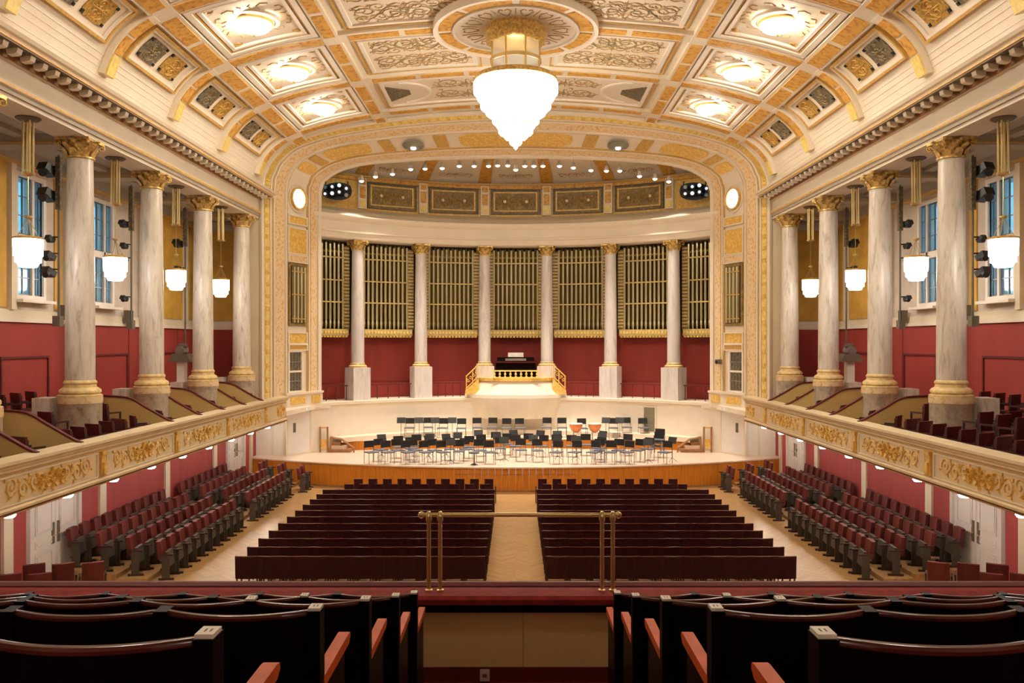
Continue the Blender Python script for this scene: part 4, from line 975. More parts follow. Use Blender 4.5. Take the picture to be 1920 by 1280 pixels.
for k in range(8):
    a = 2 * PI * k / 8; tx, ty = -math.sin(a), math.cos(a); cx, cy = 0.68 * math.cos(a), CHY + 0.68 * math.sin(a)
    for z0, z1 in ((zc + 0.08, zc + 0.46), (zc + 0.58, zc + 0.98)):
        MB().add([(cx - .24 * tx, cy - .24 * ty, z0), (cx + .24 * tx, cy + .24 * ty, z0), (cx + .24 * tx, cy + .24 * ty, z1), (cx - .24 * tx, cy - .24 * ty, z1)], [(0, 1, 2, 3)]).build('glass_panel', 'glasscyl', ch)
MB().lathe([(0.3, zc + 0.10), (1.0, zc + 0.10), (1.16, zc + 0.04), (1.20, zc - 0.02), (1.20, zc - 0.10), (1.14, zc - 0.14), (0.3, zc - 0.12)], 48, c0).build('gold_ring', 'capital', ch, True)
tiers = [(1.14, 7.50, 7.12, 44), (1.04, 7.22, 6.95, 40), (0.94, 7.02, 6.70, 36), (0.79, 6.84, 6.52, 30), (0.61, 6.62, 6.28, 26), (0.49, 6.40, 6.14, 22), (0.43, 6.26, 5.97, 20), (0.28, 6.02, 5.84, 14), (0.13, 5.90, 5.68, 8)]
for R, z0, z1, n in tiers:
    m = MB()
    for k in range(n):
        a = 2 * PI * k / n; x, y = R * math.cos(a), CHY + R * math.sin(a); q = PI * R / n * 0.98
        m.lathe([(0.0, E + z0), (q, E + z0 - 0.05), (q * 0.95, E + z1 + 0.06), (0.0, E + z1)], 4, (x, y, 0))
    m.build('crystal_tier', 'glow_ch', ch)
for R, z in ((1.06, 7.30), (0.66, 6.60), (0.48, 6.27)): MB().lathe([(R + 0.06, E + z + 0.025), (R + 0.10, E + z), (R + 0.06, E + z - 0.025)], 40, c0).build('tier_ring', 'gold', ch, True)
MB().lathe([(1.05, E + 7.45), (1.0, E + 7.0), (0.85, E + 6.75), (0.55, E + 6.35), (0.38, E + 6.1), (0.22, E + 5.9), (0.05, E + 5.75)], 24, c0).build('crystal_core', 'glow_ch', ch, True)
MB().lathe([(0.0, E + 5.72), (0.07, E + 5.67), (0.05, E + 5.60), (0.0, E + 5.55)], 10, c0).build('drop', 'glow_ch', ch, True)
# ---- ceiling bowls in the coffers
proto = None
for s in (-1, 1):
    for y0, y1 in [(q, q + 4.04) for q in (0.37, 4.41, 8.45)] + BAYS:
        ym = (y0 + y1) / 2; cs = s * (s2 + 0.30 + s1 - 0.36) / 2
        x, z, nx, nz = cprof(cs)
        lab = 'glowing crystal ceiling bowl in the %s coffer row, %s' % (side(s), {2.39: 'eighth from the arch', 6.43: 'seventh from the arch', 10.47: 'sixth from the arch', 14.51: 'fifth from the arch', 18.55: 'fourth from the arch', 22.59: 'third from the arch', 26.63: 'second from the arch', 30.67: 'nearest the arch'}[round(ym, 2)])
        loc = (x, ym, E + z - 0.30)
        if proto is None:
            proto = thing('ceiling_lamp', (0, 0, 0), lab, 'lamp', 'glowing bowls in the ceiling coffers')
            MB().lathe([(0.66, 0.36), (0.68, 0.28), (0.60, 0.25), (0.52, 0.26), (0.52, 0.36)], 28).build('ceiling_ring', 'white', proto, True)
            MB().lathe([(0.50, 0.28), (0.52, 0.22), (0.46, 0.19)], 28).build('bowl_rim', 'goldline', proto, True)
            MB().lathe([(0.47, 0.24), (0.44, 0.12), (0.34, 0.02), (0.18, -0.05), (0.0, -0.07)], 24, star=0.04).build('bowl', 'glow_ceil', proto, True)
            MB().lathe([(0.0, -0.15), (0.04, -0.12), (0.05, -0.08), (0.0, -0.05)], 8).build('finial', 'goldline', proto, True)
            proto.location = loc; proto.rotation_euler = (0, 0, 0)
        else: dup(proto, loc, 0, lab)
# ---- gallery pendants
proto = None
for s in (-1, 1):
    for i, y in enumerate((14.51, 18.55, 22.59, 26.63, 30.67)):
        if i == 0: continue
        lab = 'lit crystal pendant lamp between the %s columns, %s from the stage' % (side(s), nth(5 - i)); loc = (s * 10.6, y, 7.32)
        if proto is None:
            proto = thing('pendant_lamp', (0, 0, 0), lab, 'lamp', 'pendants hanging in the side galleries')
            MB().lathe([(0.30, 0.62), (0.31, 0.66), (0.24, 0.68), (0.06, 0.70), (0.0, 0.70)], 20).build('lamp_rim', 'gold', proto, True)
            for k in range(4):
                a = PI / 2 * k + PI / 4; MB().tube([(0.22 * math.cos(a), 0.22 * math.sin(a), 0.66), (0.02 * math.cos(a), 0.02 * math.sin(a), 1.05)], 0.008, 4).build('chain', 'brass', proto)
            MB().tube([(0, 0, 1.05), (0, 0, 2.0)], 0.01, 5).build('stem', 'brass', proto)
            MB().lathe([(0.0, 1.05), (0.08, 1.10), (0.08, 1.13), (0.0, 1.15)], 12).build('collar', 'brass', proto, True)
            MB().lathe([(0.0, 1.98), (0.13, 2.02), (0.15, 2.06), (0.0, 2.08)], 14).build('rod_foot', 'brass', proto, True)
            for k in range(4):
                a = PI / 2 * k + PI / 4; MB().tube([(0.10 * math.cos(a), 0.10 * math.sin(a), 2.06), (0.10 * math.cos(a), 0.10 * math.sin(a), 3.22)], 0.024, 6).build('brass_tube', 'brass', proto)
            MB().lathe([(0.24, 3.28), (0.26, 3.24), (0.20, 3.20), (0.0, 3.20)], 16).build('ceiling_rose', 'chairgrey', proto, True)
            MB().lathe([(0.295, 0.63), (0.30, 0.60), (0.29, 0.26), (0.26, 0.25), (0.26, 0.12), (0.22, 0.11), (0.18, 0.02), (0.0, 0.0)], 32, star=0.05).build('crystal_shade', 'glow_pend', proto)
            proto.location = loc
        else: dup(proto, loc, 0, lab)
for i, x in enumerate((-5.2, -1.8, 1.8, 5.2)): dup(proto, (x, -2.3, 5.47 + 0.9), 0, 'unseen lit pendant added for foreground light under the rear balcony, %s from the left' % nth(i + 1), (0.75, 0.75, 0.726))  # out of view, added to light the balcony parapet from behind
# ---- lamps under the gallery soffits
proto = None
for s in (-1, 1):
    for i, y in enumerate((14.1, 16.2, 18.3, 20.4, 22.5, 24.6, 26.7, 28.8, 30.9, 33.0, 35.0)):
        lab = 'small white lamp under the %s gallery edge, %s from the stage' % (side(s), nth(11 - i)); loc = (s * (9.62 if y < 34 else 10.15), y, 2.372 if y < 34 else 2.60)  # the lamp nearest the stage is added to brighten the white end wall
        if proto is None:
            proto = thing('soffit_lamp', (0, 0, 0), lab, 'lamp', 'small lamps under the gallery soffits')
            MB().lathe([(0.0, 0.0), (0.09, 0.01), (0.12, 0.05), (0.12, 0.17)], 12).build('lamp_glass', 'glow_sconce', proto, True)
            MB().lathe([(0.12, 0.17), (0.14, 0.18), (0.14, 0.226), (0.0, 0.226)], 12).build('lamp_cap', 'doorwhite', proto, True)
            proto.location = loc
        else: dup(proto, loc, 0, lab)
# ---- stage spotlights hanging in an arc below the arch
sp = [(678, 339), (704, 331), (736, 326), (770, 317), (797, 316), (829, 315), (861, 311), (889, 311), (916, 311), (933, 310), (952, 310), (967, 318), (984, 311), (1001, 311), (1018, 311), (1049, 311), (1075, 314), (1108, 319), (1137, 320), (1162, 320), (1199, 330), (1228, 335), (1254, 340)]
proto = None
for i, (px, py) in enumerate(sp):
    Y = 38.3; x = PX(px, Y); z = PZ(py, Y); lab = 'small lit stage spotlight in the arc below the arch, %s from the left' % nth(i + 1)
    if proto is None:
        proto = thing('stage_spotlight', (x, Y, z), lab, 'spotlight', 'stage spotlights below the arch'); o = (x, Y, z)
        MB().lathe([(0.0, 0.24), (0.07, 0.22), (0.10, 0.02), (0.11, 0.0)], 12, o).build('housing', 'greige', proto, True)
        MB().lathe([(0.10, 0.01), (0.09, -0.05), (0.0, -0.08)], 12, o).build('lens', 'glow_spot', proto, True)
        MB().tube([(x, Y, z + 0.22), (x, Y, z + 0.60)], 0.008, 5).build('hanger', 'greige', proto)
        L = bpy.data.lights.new('spot_beam', 'SPOT'); L.energy = K_STAGE; L.color = (1.0, 0.88, 0.76); L.spot_size = D(75); L.spot_blend = 0.8; L.shadow_soft_size = 0.12
        lo = bpy.data.objects.new('spot_beam', L); COL.objects.link(lo); lo.parent = proto; lo.location = (0, 0, -0.12); lo.rotation_euler = (-0.14, 0, 0)
    else: dup(proto, (x, Y, z), 0, lab)
# ---- clusters of black stage lights in the corners of the apse
for s in (-1, 1):
    X = PX(967 + s * 336, 38.6); Z = PZ(354, 38.6)
    t = thing('light_cluster', (X, 38.6, Z - 0.4), 'cluster of black stage lights in the upper %s corner of the apse' % side(s), 'stage lights')
    MB().tube([(X - 0.62, 38.65, Z + 0.12), (X + 0.62, 38.65, Z + 0.12)], 0.035, 6).tube([(X - 0.62, 38.65, Z - 0.2), (X + 0.62, 38.65, Z - 0.2)], 0.035, 6).tube([(X - 0.5, 38.65, Z - 0.3), (X - 0.5, 38.65, Z + 0.35)], 0.03, 6).tube([(X + 0.5, 38.65, Z - 0.3), (X + 0.5, 38.65, Z + 0.35)], 0.03, 6).build('truss', 'dkmetal', t)
    MB().prism([(X + 0.66 * math.cos(a) * (1 if abs(math.cos(a)) < 0.9 else 0.97), Z - 0.06 + 0.40 * math.copysign(abs(math.sin(a)) ** 0.7, math.sin(a))) for a in [2 * PI * k / 18 for k in range(18)]], 'y', 38.85, 38.92).build('mask', 'dkmetal', t)
    for i in range(4):
        for j in range(2):
            cx = X - 0.48 + i * 0.32; cz = Z - 0.20 + j * 0.30 - 0.06 * (i % 2) + (0.06 if i in (1, 2) else -0.02)
            can = MB().tube([(cx, 38.72, cz), (cx, 38.42, cz - 0.03)], 0.12, 10).build('lamp_can', 'dkmetal', t, True)
            MB().tube([(cx, 38.425, cz - 0.03), (cx, 38.40, cz - 0.032)], 0.085 if (i + j) % 2 else 0.065, 10).build('lens', 'glow_dim' if (i * 3 + j) % 4 != 1 else 'steel', can)
# ---- lighting poles beside the columns in the galleries
pn = 0
for s in (-1, 1):
    for i, (y, n) in enumerate(((21.2, 5), (25.2, 4), (29.3, 2))):
        X = s * 11.35
        t = thing('lighting_pole', (X, y, 3.3), 'vertical pole with black spotlights behind the %s column of the %s row' % (['second visible', 'third visible', 'fourth visible'][i] if False else nth(4 - i) + ' from stage', side(s)), 'lighting pole')
        t['label'] = 'slim pole carrying black spotlights beside the %s column from the stage, %s gallery' % (nth(4 - i), side(s))
        MB().tube([(X, y, 3.3 if i == 2 else 6.1), (X, y, 10.35)], 0.03, 8).build('pole', 'chairgrey', t)
        MB().box(X - 0.06, X + 0.06, y - 0.06, y + 0.06, 9.0, 10.3).build('ladder_case', 'grille_dark', t)
        zs = {0: [(9.98, 0.17), (9.36, 0.17), (8.27, 0.09), (7.85, 0.12), (7.45, 0.13)], 1: [(9.2, 0.11), (8.55, 0.09), (8.15, 0.09), (7.0, 0.09)], 2: [(9.1, 0.14), (8.2, 0.12)]}[i]
        for k, (z, r) in enumerate(zs):
            cx = X + s * (0.12 + r * 0.8)
            f = MB().obox((cx, y - 0.05, z), (r * 1.7, r * 2.2, r * 1.2), 0.3 * s, -0.45).tube([(cx, y - 0.05, z), (cx - s * 0.02, y - r * 1.9, z - r * 0.7)], r * 0.62, 8).build('spotlight', 'dkmetal', t)
            MB().tube([(X, y, z + r * 0.5), (cx, y, z + r * 0.6)], 0.02, 5).build('clamp', 'dkmetal', t)
        if i < 2: MB().box(X + s * 0.02 - 0.09, X + s * 0.02 + 0.09, y - 0.1, y + 0.1, 6.1, 6.36).build('foot_box', 'chairgrey', t)
    # follow spot on a white pedestal
    X = s * 11.3; y = 28.9
    t = thing('follow_spot', (X, y, 3.3), 'grey follow spotlight on a white pedestal in the %s gallery' % side(s), 'spotlight')
    MB().box(X - 0.13, X + 0.13, y - 0.13, y + 0.13, 3.3, 5.05).build('pedestal', 'doorwhite', t)
    MB().prism([(X - 0.38, 5.05), (X + 0.38, 5.05), (X + 0.24, 5.32), (X - 0.24, 5.32)], 'y', y - 0.25, y + 0.25).build('housing', 'chairgrey', t)
    MB().tube([(X, y + 0.2, 5.45), (X, y - 0.25, 5.42)], 0.15, 12).build('lamp_barrel', 'steel', t, True)
    MB().lathe([(0.0, 0.62), (0.16, 0.60), (0.18, 0.5), (0.12, 0.45)], 12, (X, y, 5.05)).build('lamp_hood', 'chairgrey', t, True)
# loudspeakers on the sill of the gallery wall
for s in (-1, 1):
    for i, (y, nm) in enumerate(((24.2, 'near'), (28.1, 'far'))):
        t = tag(MB().obox((s * 12.75, y, 6.55), (0.2, 0.22, 0.42), 0.2 * s).build('loudspeaker', 'chairgrey'), 'small grey loudspeaker on the %s gallery wall sill, %s one' % (side(s), nm), 'loudspeaker')
        MB().obox((s * 12.75 - s * 0.11, y - 0.03, 6.58), (0.02, 0.15, 0.3), 0.2 * s).build('speaker_grille', 'dkmetal', t)

# ================================================================== GALLERY DIVIDERS
DPR = catmull([(10.90, -1.43), (10.36, -1.47), (10.1, -1.55), (9.85, -1.70), (9.47, -1.92), (9.22, -2.06), (9.06, -2.12)], 4)
for s in (-1, 1):
    ys = [22.6, 24.66, 26.63, 28.70, 30.67] + ([17.85, 16.2] if s < 0 else [])
    for y in ys:
        xm = 10.2 if y in (24.66, 28.70) else 10.9
        top = [p for p in DPR if p[0] <= xm + 0.01]
        if y == 16.2: lab = 'olive gallery divider at the left photo edge, nearest of all'
        elif y == 17.85: lab = 'large olive curved gallery divider nearest on the left, beside the first chairs'
        else: lab = 'olive curved gallery divider on the %s, %s from the stage' % (side(s), nth(1 + [30.67, 28.70, 26.63, 24.66, 22.6].index(y)))
        t = thing('box_divider', (s * 9.9, y, 2.98), lab, 'partition', 'curved dividers between the gallery boxes')
        poly = [(s * p[0], E + p[1]) for p in top] + [(s * 9.06, 2.98), (s * 9.98, 2.98), (s * 9.98, 3.3), (s * top[0][0], 3.3)]
        MB().prism(poly, 'y', y - 0.03, y + 0.03).build('panel', 'olive', t)
        m = MB().slab(lambda u, v, h, top=top, s=s, y=y: (s * top[min(int(round(u)), len(top) - 1)][0], y - 0.05 + 0.10 * v, E + top[min(int(round(u)), len(top) - 1)][1] + h), 0, len(top) - 1, 0, 1, 0.0, 0.045, len(top) - 1, 1)
        m.build('top_rail', 'reddark', t)
        MB().box(s * (top[0][0]), s * (top[0][0] + 0.06), y - 0.05, y + 0.05, 3.3, E + top[0][1] + 0.04).build('end_post', 'reddark', t)

# ================================================================== CHAIRS
def back_panel(w, z0, z1, y, d, curve=0.0, n=6, zc=0.0):
    m = MB(); return m.slab(lambda u, z, h: (u, y + h + curve * (1 - (2 * u / w) ** 2) - zc * (z - z0), z), -w / 2, w / 2, z0, z1, 0, d, n, 1)
# every chair prototype faces +Y
def stalls_chair(narrow):
    t = thing('stalls_chair', (0, 0, 0), '', 'chair', 'maroon stalls chairs in the centre blocks')
    w = 0.31 if narrow else 0.512
    back_panel(w, 0.36 if not narrow else 0.40, 0.86, -0.22, 0.05, -0.03, 4, 0.06).build('backrest', 'maroon', t)
    back_panel(w, 0.85, 0.875, -0.255, 0.055, -0.03, 4).build('top_rail', 'mahogtop', t)
    MB().box(-0.235, 0.235, -0.20, 0.22, 0.40, 0.46).build('seat', 'chairred', t)
    for x in (-0.23, 0.23): MB().box(x - 0.018, x + 0.018, -0.20, 0.20, 0.56, 0.60).box(x - 0.015, x + 0.015, -0.20, -0.16, 0, 0.60).box(x - 0.015, x + 0.015, 0.12, 0.16, 0, 0.60).build('side_frame', 'chairdark', t)
    return t
p_st = stalls_chair(False); p_fr = stalls_chair(True); used = {}
def place(proto, loc, rz, lab, group=None, scale=None):
    if proto.name not in used:
        used[proto.name] = 1; kids(proto)
        for c in proto.children: kids(c)
        proto.location = loc; proto.rotation_euler = (0, 0, rz); o = proto; o['label'] = lab
        if scale: o.scale = scale
    else: o = dup(proto, loc, rz, lab, scale)
    if group: o['group'] = group
    return o
NR = 13
for r in range(NR):
    front = r >= NR - 2; y = {11: 29.35, 12: 30.45}.get(r, 19.52 + 0.875 * r)
    for s in (-1, 1):
        for c in range(10 if front else 11):
            x = s * (0.69 + 0.257 + c * 0.514 + (0.12 if r == 11 else 0))
            row = 'front row' if r == NR - 1 else '%s row from the stage' % nth(NR - r)
            lab = 'dark maroon stalls chair, %s block, %s, %s from the aisle' % (side(s), row, nth(c + 1))
            place(p_fr if front else p_st, (x, y, 0), 0, lab)
# side chairs: red with the grey-brown seat folded up
t = p_sd = thing('side_chair', (0, 0, 0), '', 'chair', 'red folding chairs along the side walls')
back_panel(0.43, 0.48, 0.91, -0.26, 0.10, -0.02, 4, 0.12).build('backrest', 'chairred', t)
MB().slab(lambda u, z, h: (u, -0.08 + h - 0.12 * (z - 0.42), z), -0.22, 0.22, 0.30, 0.66, 0.0, 0.07).build('seat', 'chairpanel', t)
for x in (-0.255, 0.255):
    MB().box(x - 0.02, x + 0.02, -0.24, 0.10, 0.58, 0.62).build('armrest', 'chairdark', t)
    MB().box(x - 0.02, x + 0.02, -0.24, 0.12, 0, 0.05).build('foot', 'chairdark', t)
    MB().box(x - 0.016, x + 0.016, -0.16, 0.02, 0.05, 0.58).build('side_panel', 'chairpanel', t)
MB().box(-0.25, 0.25, -0.20, -0.16, 0.22, 0.27).build('stretcher', 'chairdark', t)
for s in (-1, 1):
    for r, (x, z) in enumerate(((8.36, 0.0), (9.09, 0.1), (9.82, 0.2), (10.52, 0.3))):
        ys = [20.75 + 0.58 * k for k in range(10)] + [27.5 + 0.58 * k for k in range(8 if r < 3 else 8)] + ([32.7, 33.3] if r < 3 else [])
        for i, y in enumerate(ys):
            xx = x - (0.30 if y > 32.3 else 0)
            lab = 'red folding chair by the %s wall, %s row from it, %s from the near end' % (side(s), nth(4 - r), nth(i + 1))
            place(p_sd, (s * xx, y, z), (PI / 2 if s > 0 else -PI / 2) - s * 0.10, lab)
    # chairs by the near door, facing the stage
    for i, (x, y) in enumerate(((10.55, 18.7), (9.95, 18.75), (9.35, 18.85), (10.6, 17.9), (10.0, 17.95))):
        lab = 'red folding chair before the near %s door, %s from the wall in the %s row' % (side(s), nth([1, 2, 3, 1, 2][i]), 'front' if i < 3 else 'back')
        place(p_sd, (s * x, y, 0.0), -s * 0.5, lab)
# gallery chairs
t = p_ga = thing('gallery_chair', (0, 0, 0), '', 'chair', 'dark red chairs in the side galleries')
back_panel(0.47, 0.40, 0.86, -0.21, 0.05, -0.02, 4, 0.08).build('backrest', 'galred', t)
MB().box(-0.21, 0.21, -0.20, 0.20, 0.40, 0.46).build('seat', 'galred', t)
for x in (-0.22, 0.22):
    for y in (-0.19, 0.17): MB().box(x - 0.018, x + 0.018, y - 0.018, y + 0.018, 0, 0.62 if y > 0 else 0.8).build('leg', 'chairdark', t)
    MB().box(x - 0.02, x + 0.02, -0.2, 0.19, 0.60, 0.64).build('armrest', 'chairdark', t)
for s in (-1, 1):
    q = -PI / 2 if s < 0 else PI / 2
    spots = []
    # loose pairs in the boxes between the dividers
    for y in (23.55, 25.6, 27.6, 29.6, 31.5): spots.append((9.62, y, 2.98, 0.9, 'in the gallery box at the parapet'))
    spots.append((9.60, 21.9, 2.98, 0.9, 'by the parapet beside the first divider'))
    rows = [(9.60, 2.98, [18.5, 19.1, 19.75, 20.4, 21.05]), (10.38, 3.3, [18.5, 19.2, 21.75]), (11.8 if s > 0 else 12.2, 3.6, [18.6, 19.25, 19.9, 20.55, 21.2, 21.85])]
    if s > 0: rows[0][2][:0] = [15.2, 15.85, 16.5, 17.15, 17.8]; rows[1][2][:0] = [17.8]; rows[2][2][:0] = [17.3, 17.95]; rows.append((11.1, 3.3, [17.4, 18.05, 18.7, 19.35])); rows.append((12.5, 3.6, [18.9, 19.55, 20.2, 20.85]))
    else: rows.append((9.75, 2.98, [17.1, 15.6]))
    for i, (x, y, z, a, wh) in enumerate(spots):
        place(p_ga, (s * x, y, z), s * a + 0, 'dark red chair %s, %s gallery, %s from the stage' % (wh, side(s), nth(7 - i) if 'box' in wh else 'nearest'))
    for j, (x, z, ys) in enumerate(rows):
        nm = ['front', 'second', 'fourth' if s > 0 else 'back', 'third' if s > 0 else 'divider', 'back'][j]
        for i, y in enumerate(ys):
            place(p_ga, (s * x, y, z), s * (0.45 if j != 2 else 0.6), 'dark red gallery chair in the open %s boxes, %s row, %s from the camera' % (side(s), nm, nth(i + 1)))
# make the box chair labels single each out
cnt = {}
for o in list(COL.objects):
    if o.name.startswith('gallery_chair') and o.type == 'EMPTY' and 'in the gallery box' in o['label']:
        k = o['label'].split(',')[1]; cnt.setdefault(k, []).append(o)
for k, L in cnt.items():
    L.sort(key=lambda o: -o.location.y)
    for i, o in enumerate(L): o['label'] = 'dark red chair between olive dividers of the%s, %s from the stage' % (k, nth(i + 1))

# ================================================================== ORCHESTRA
t = p_oc = thing('orchestra_chair', (0, 0, 0), '', 'chair', 'black orchestra chairs on the stage')
back_panel(0.42, 0.62, 0.88, -0.20, 0.03, -0.02, 3, 0.05).build('backrest', 'dkmetal', t)
MB().box(-0.22, 0.22, -0.20, 0.22, 0.43, 0.47).build('seat', 'bluegrey', t)
for x in (-0.2, 0.2):
    MB().tube([(x, -0.20, 0.86), (x, -0.20, 0.0)], 0.013, 5).build('leg', 'steel', t)
    MB().tube([(x, 0.19, 0.45), (x, 0.19, 0.0)], 0.013, 5).build('leg', 'steel', t)
t = p_ms = thing('music_stand', (0, 0, 0), '', 'music stand', 'black music stands on the stage')
MB().obox((0, 0.03, 1.06), (0.48, 0.02, 0.33), 0, -0.35).build('desk', 'dkmetal', t)
MB().box(-0.24, 0.24, -0.06, 0.0, 0.90, 0.915).build('ledge', 'dkmetal', t)
MB().tube([(0, 0, 0.12), (0, 0, 1.0)], 0.014, 6).build('pole', 'dkmetal', t)
for k in range(3):
    a = 2 * PI * k / 3 + PI / 6; MB().tube([(0, 0, 0.2), (0.26 * math.cos(a), 0.26 * math.sin(a), 0.0)], 0.010, 5).build('foot', 'dkmetal', t)
def face(x, y):    # yaw that turns +Y of a chair towards the conductor
    return math.atan2(-(0 - x), (31.5 - y)) if False else math.atan2(-(0.35 * (0 - x)), -(abs(31.5 - y))) 
back = [768, 803, 830, 865, 895, 923, 950, 975, 1025, 1054, 1092, 1150, 1175, 1207]
for i, px in enumerate(back):
    Y = 39.1 + 0.25 * math.sin(i * 1.7); x = PX(px, Y)
    place(p_oc, (x, Y, 1.35), PI + 0.15 * math.sin(i * 2.1), 'black orchestra chair on the podium against the cream wall, %s from the left' % nth(i + 1))
bs = [752, 786, 816, 848, 1136, 1162]
for i, px in enumerate(bs):
    Y = 38.45; place(p_ms, (PX(px, Y), Y, 1.35), 0.3 * math.sin(i), 'black music stand on the back podium, %s from the left' % nth(i + 1), scale=(0.8, 0.8, 0.80))
chairs = [(696, 833), (714, 829), (730, 836), (749, 824), (755, 833), (766, 838), (782, 821), (791, 834), (819, 829), (831, 835), (836, 848), (858, 828), (880, 824), (902, 821), (900, 830), (930, 816), (952, 819), (966, 822), (938, 826), (977, 829), (989, 819), (1008, 830), (1017, 822), (1039, 821), (1062, 822), (1043, 843), (1098, 820), (1124, 826), (1114, 837), (1103, 846), (1160, 833), (1164, 848), (1174, 820), (1172, 840), (1247, 836), (703, 843), (741, 846), (775, 848), (918, 836), (1068, 835), (1140, 842), (1190, 832)]
stands = [(732, 822), (796, 816), (832, 812), (858, 815), (921, 805), (958, 805), (989, 807), (1021, 809), (1080, 816), (1130, 808), (1236, 826), (1205, 828), (908, 812), (945, 815), (1045, 815), (780, 826), (845, 823), (1000, 817), (1105, 818)]
taken = []
def spot(px, py, rel, rad=0.64):
    Y = min(max(rel * F / (py - 642), 33.5), 37.15); x = PX(px, Y)
    best = None
    for dy in (0, -0.3, 0.3, -0.6, 0.6, -0.9, 0.9, -1.2, 1.2, -1.6, 1.6, 2.0, -2.0):
        for dp in (0, 5, -5, 10, -10, 16, -16, 24, -24):
            Y2 = Y + dy
            if not 33.4 < Y2 < 37.2: continue
            x2 = PX(px + dp, Y2)
            d = min([math.hypot(q[0] - x2, q[1] - Y2) for q in taken] + [9])
            if d > rad: best = (x2, Y2); break
        if best: break
    if best: x, Y = best
    taken.append((x, Y)); return x, Y
for i, (px, py) in enumerate(sorted(chairs)):
    x, Y = spot(px, py, 4.0)
    place(p_oc, (x, Y, 0.95), PI - 0.12 * x + 0.25 * math.sin(i * 3.3), 'black orchestra chair on the open stage floor, %s from the left' % nth(i + 1))
for i, (px, py) in enumerate(sorted(stands)):
    x, Y = spot(px, py, 3.75, 0.66)
    place(p_ms, (x, Y, 0.95), -0.10 * x + 0.3 * math.sin(i * 2.3), 'black music stand on the open stage floor, %s from the left' % nth(i + 1))
# conductor's stool, kettledrums, stacked chairs
t = thing('conductor_stool', (PX(889, 33.2), 33.2, 0.95), 'small dark round stool alone at the front of the stage', 'stool')
x = PX(889, 33.2)
MB().lathe([(0.0, 0.50), (0.20, 0.50), (0.20, 0.44), (0.0, 0.42)], 16, (x, 33.2, 0.95)).build('seat', 'bluegrey', t, True)
MB().tube([(x, 33.2, 1.0), (x, 33.2, 1.4)], 0.025, 6).build('pole', 'dkmetal', t)
MB().lathe([(0.0, 0.06), (0.05, 0.05), (0.16, 0.0)], 12, (x, 33.2, 0.95)).build('foot', 'dkmetal', t, True)
for i, px in enumerate((1082, 1107)):
    Y = 38.25; x = PX(px + (8 if i else -2), Y)
    t = thing('kettledrum', (x, Y, 1.35), 'copper kettledrum on the podium, %s of the pair' % ('left one' if i == 0 else 'right one'), 'drum', 'copper kettledrums')
    MB().lathe([(0.30, 0.72), (0.29, 0.60), (0.22, 0.42), (0.10, 0.32), (0.0, 0.30)], 20, (x, Y, 1.35)).build('kettle', 'copper', t, True)
    MB().lathe([(0.0, 0.73), (0.30, 0.73), (0.31, 0.70)], 20, (x, Y, 1.35)).build('drum_skin', 'skin', t, True)
    for k in range(3):
        a = 2 * PI * k / 3; MB().tube([(x + 0.2 * math.cos(a), Y + 0.2 * math.sin(a), 1.35), (x + 0.22 * math.cos(a), Y + 0.22 * math.sin(a), 1.86)], 0.015, 5).build('leg', 'steel', t)
for k in range(3):
    Y = 35.4; place(p_oc, (PX(1232, Y) + 0.03 * k, Y, 0.95 + 0.14 * k), PI - 0.5, 'orchestra chair in the small stack at the right of the stage, %s from below' % nth(k + 1))

# ================================================================== FOREGROUND BALCONY
rows = [(1.90, 0.64, 2), (2.92, 0.90, 3), (3.89, 1.16, 4), (4.87, 1.435, 6), (5.75, 1.677, 7)]
bf = MB().box(-9.0, 9.0, YB, 1.30, 2.6, E - 1.23).build('floor_balcony', 'velvet'); tag(bf, 'dark stepped floor of the rear balcony under the seats', 'floor', kind='structure')
st = [(1.30, 2.35, 1.49), (2.35, 3.32, 1.75), (3.32, 4.28, 2.01), (4.28, 5.22, 2.285), (5.22, 6.12, 2.53), (6.12, 6.95, 2.62)]
for a, b, d in st: MB().box(-9.0, 9.0, a, b, 2.6, E - d).build('balcony_step', 'velvet', bf)
# parapet
bp = MB().box(-9.0, 9.0, 6.62, 6.9, E - 2.62, E - 2.0).build('wall_parapet', 'oliverail'); tag(bp, 'olive panelled balcony parapet with red velvet rail', 'parapet', kind='structure')
for a, b in ((-8.9, -5.9), (-5.89, -2.9), (-2.89, 0.055), (0.06, 2.9), (2.91, 5.9), (5.91, 8.9)): MB().box(a, b, 6.60, 6.62, E - 2.507, E - 2.02).build('panel', 'oliverail', bp)
MB().box(-9, 9, 6.585, 6.62, E - 2.62, E - 2.507).build('skirting', 'reddark', bp)
MB().prism([(6.55, E - 2.02), (6.55, E - 1.975), (6.58, E - 1.953), (6.70, E - 1.945), (6.80, E - 1.95), (6.84, E - 1.97), (6.86, E - 2.02)], 'x', -9, 9).build('velvet_rail', 'velvet', bp)
MB().box(-9, 9, 6.53, 6.90, E - 2.065, E - 2.015).build('rail_moulding', 'mahog', bp)
MB().prism([(6.84, E - 2.0), (6.84, E - 1.95), (6.88, E - 1.93), (6.93, E - 1.935), (6.93, E - 2.0)], 'x', -9, 9).build('rail_edge', 'reddark', bp)
MB().box(-9.0, 9.0, 6.9, 6.98, 2.56, E - 2.0).build('balcony_front', 'cream2', bp)
# wall socket
so = MB().box(PX(900, 6.58), PX(918, 6.58), 6.565, 6.585, E - 2.605, E - 2.52).build('wall_socket', 'plate'); tag(so, 'square pale wall socket on the red skirting of the balcony parapet', 'socket')
MB().lathe([(0.0, -0.012), (0.018, -0.010), (0.02, 0.0)], 10, (0, 0, 0)).v
MB().box(PX(905, 6.58), PX(913, 6.58), 6.56, 6.566, E - 2.575, E - 2.55).build('socket_face', 'chairgrey', so)
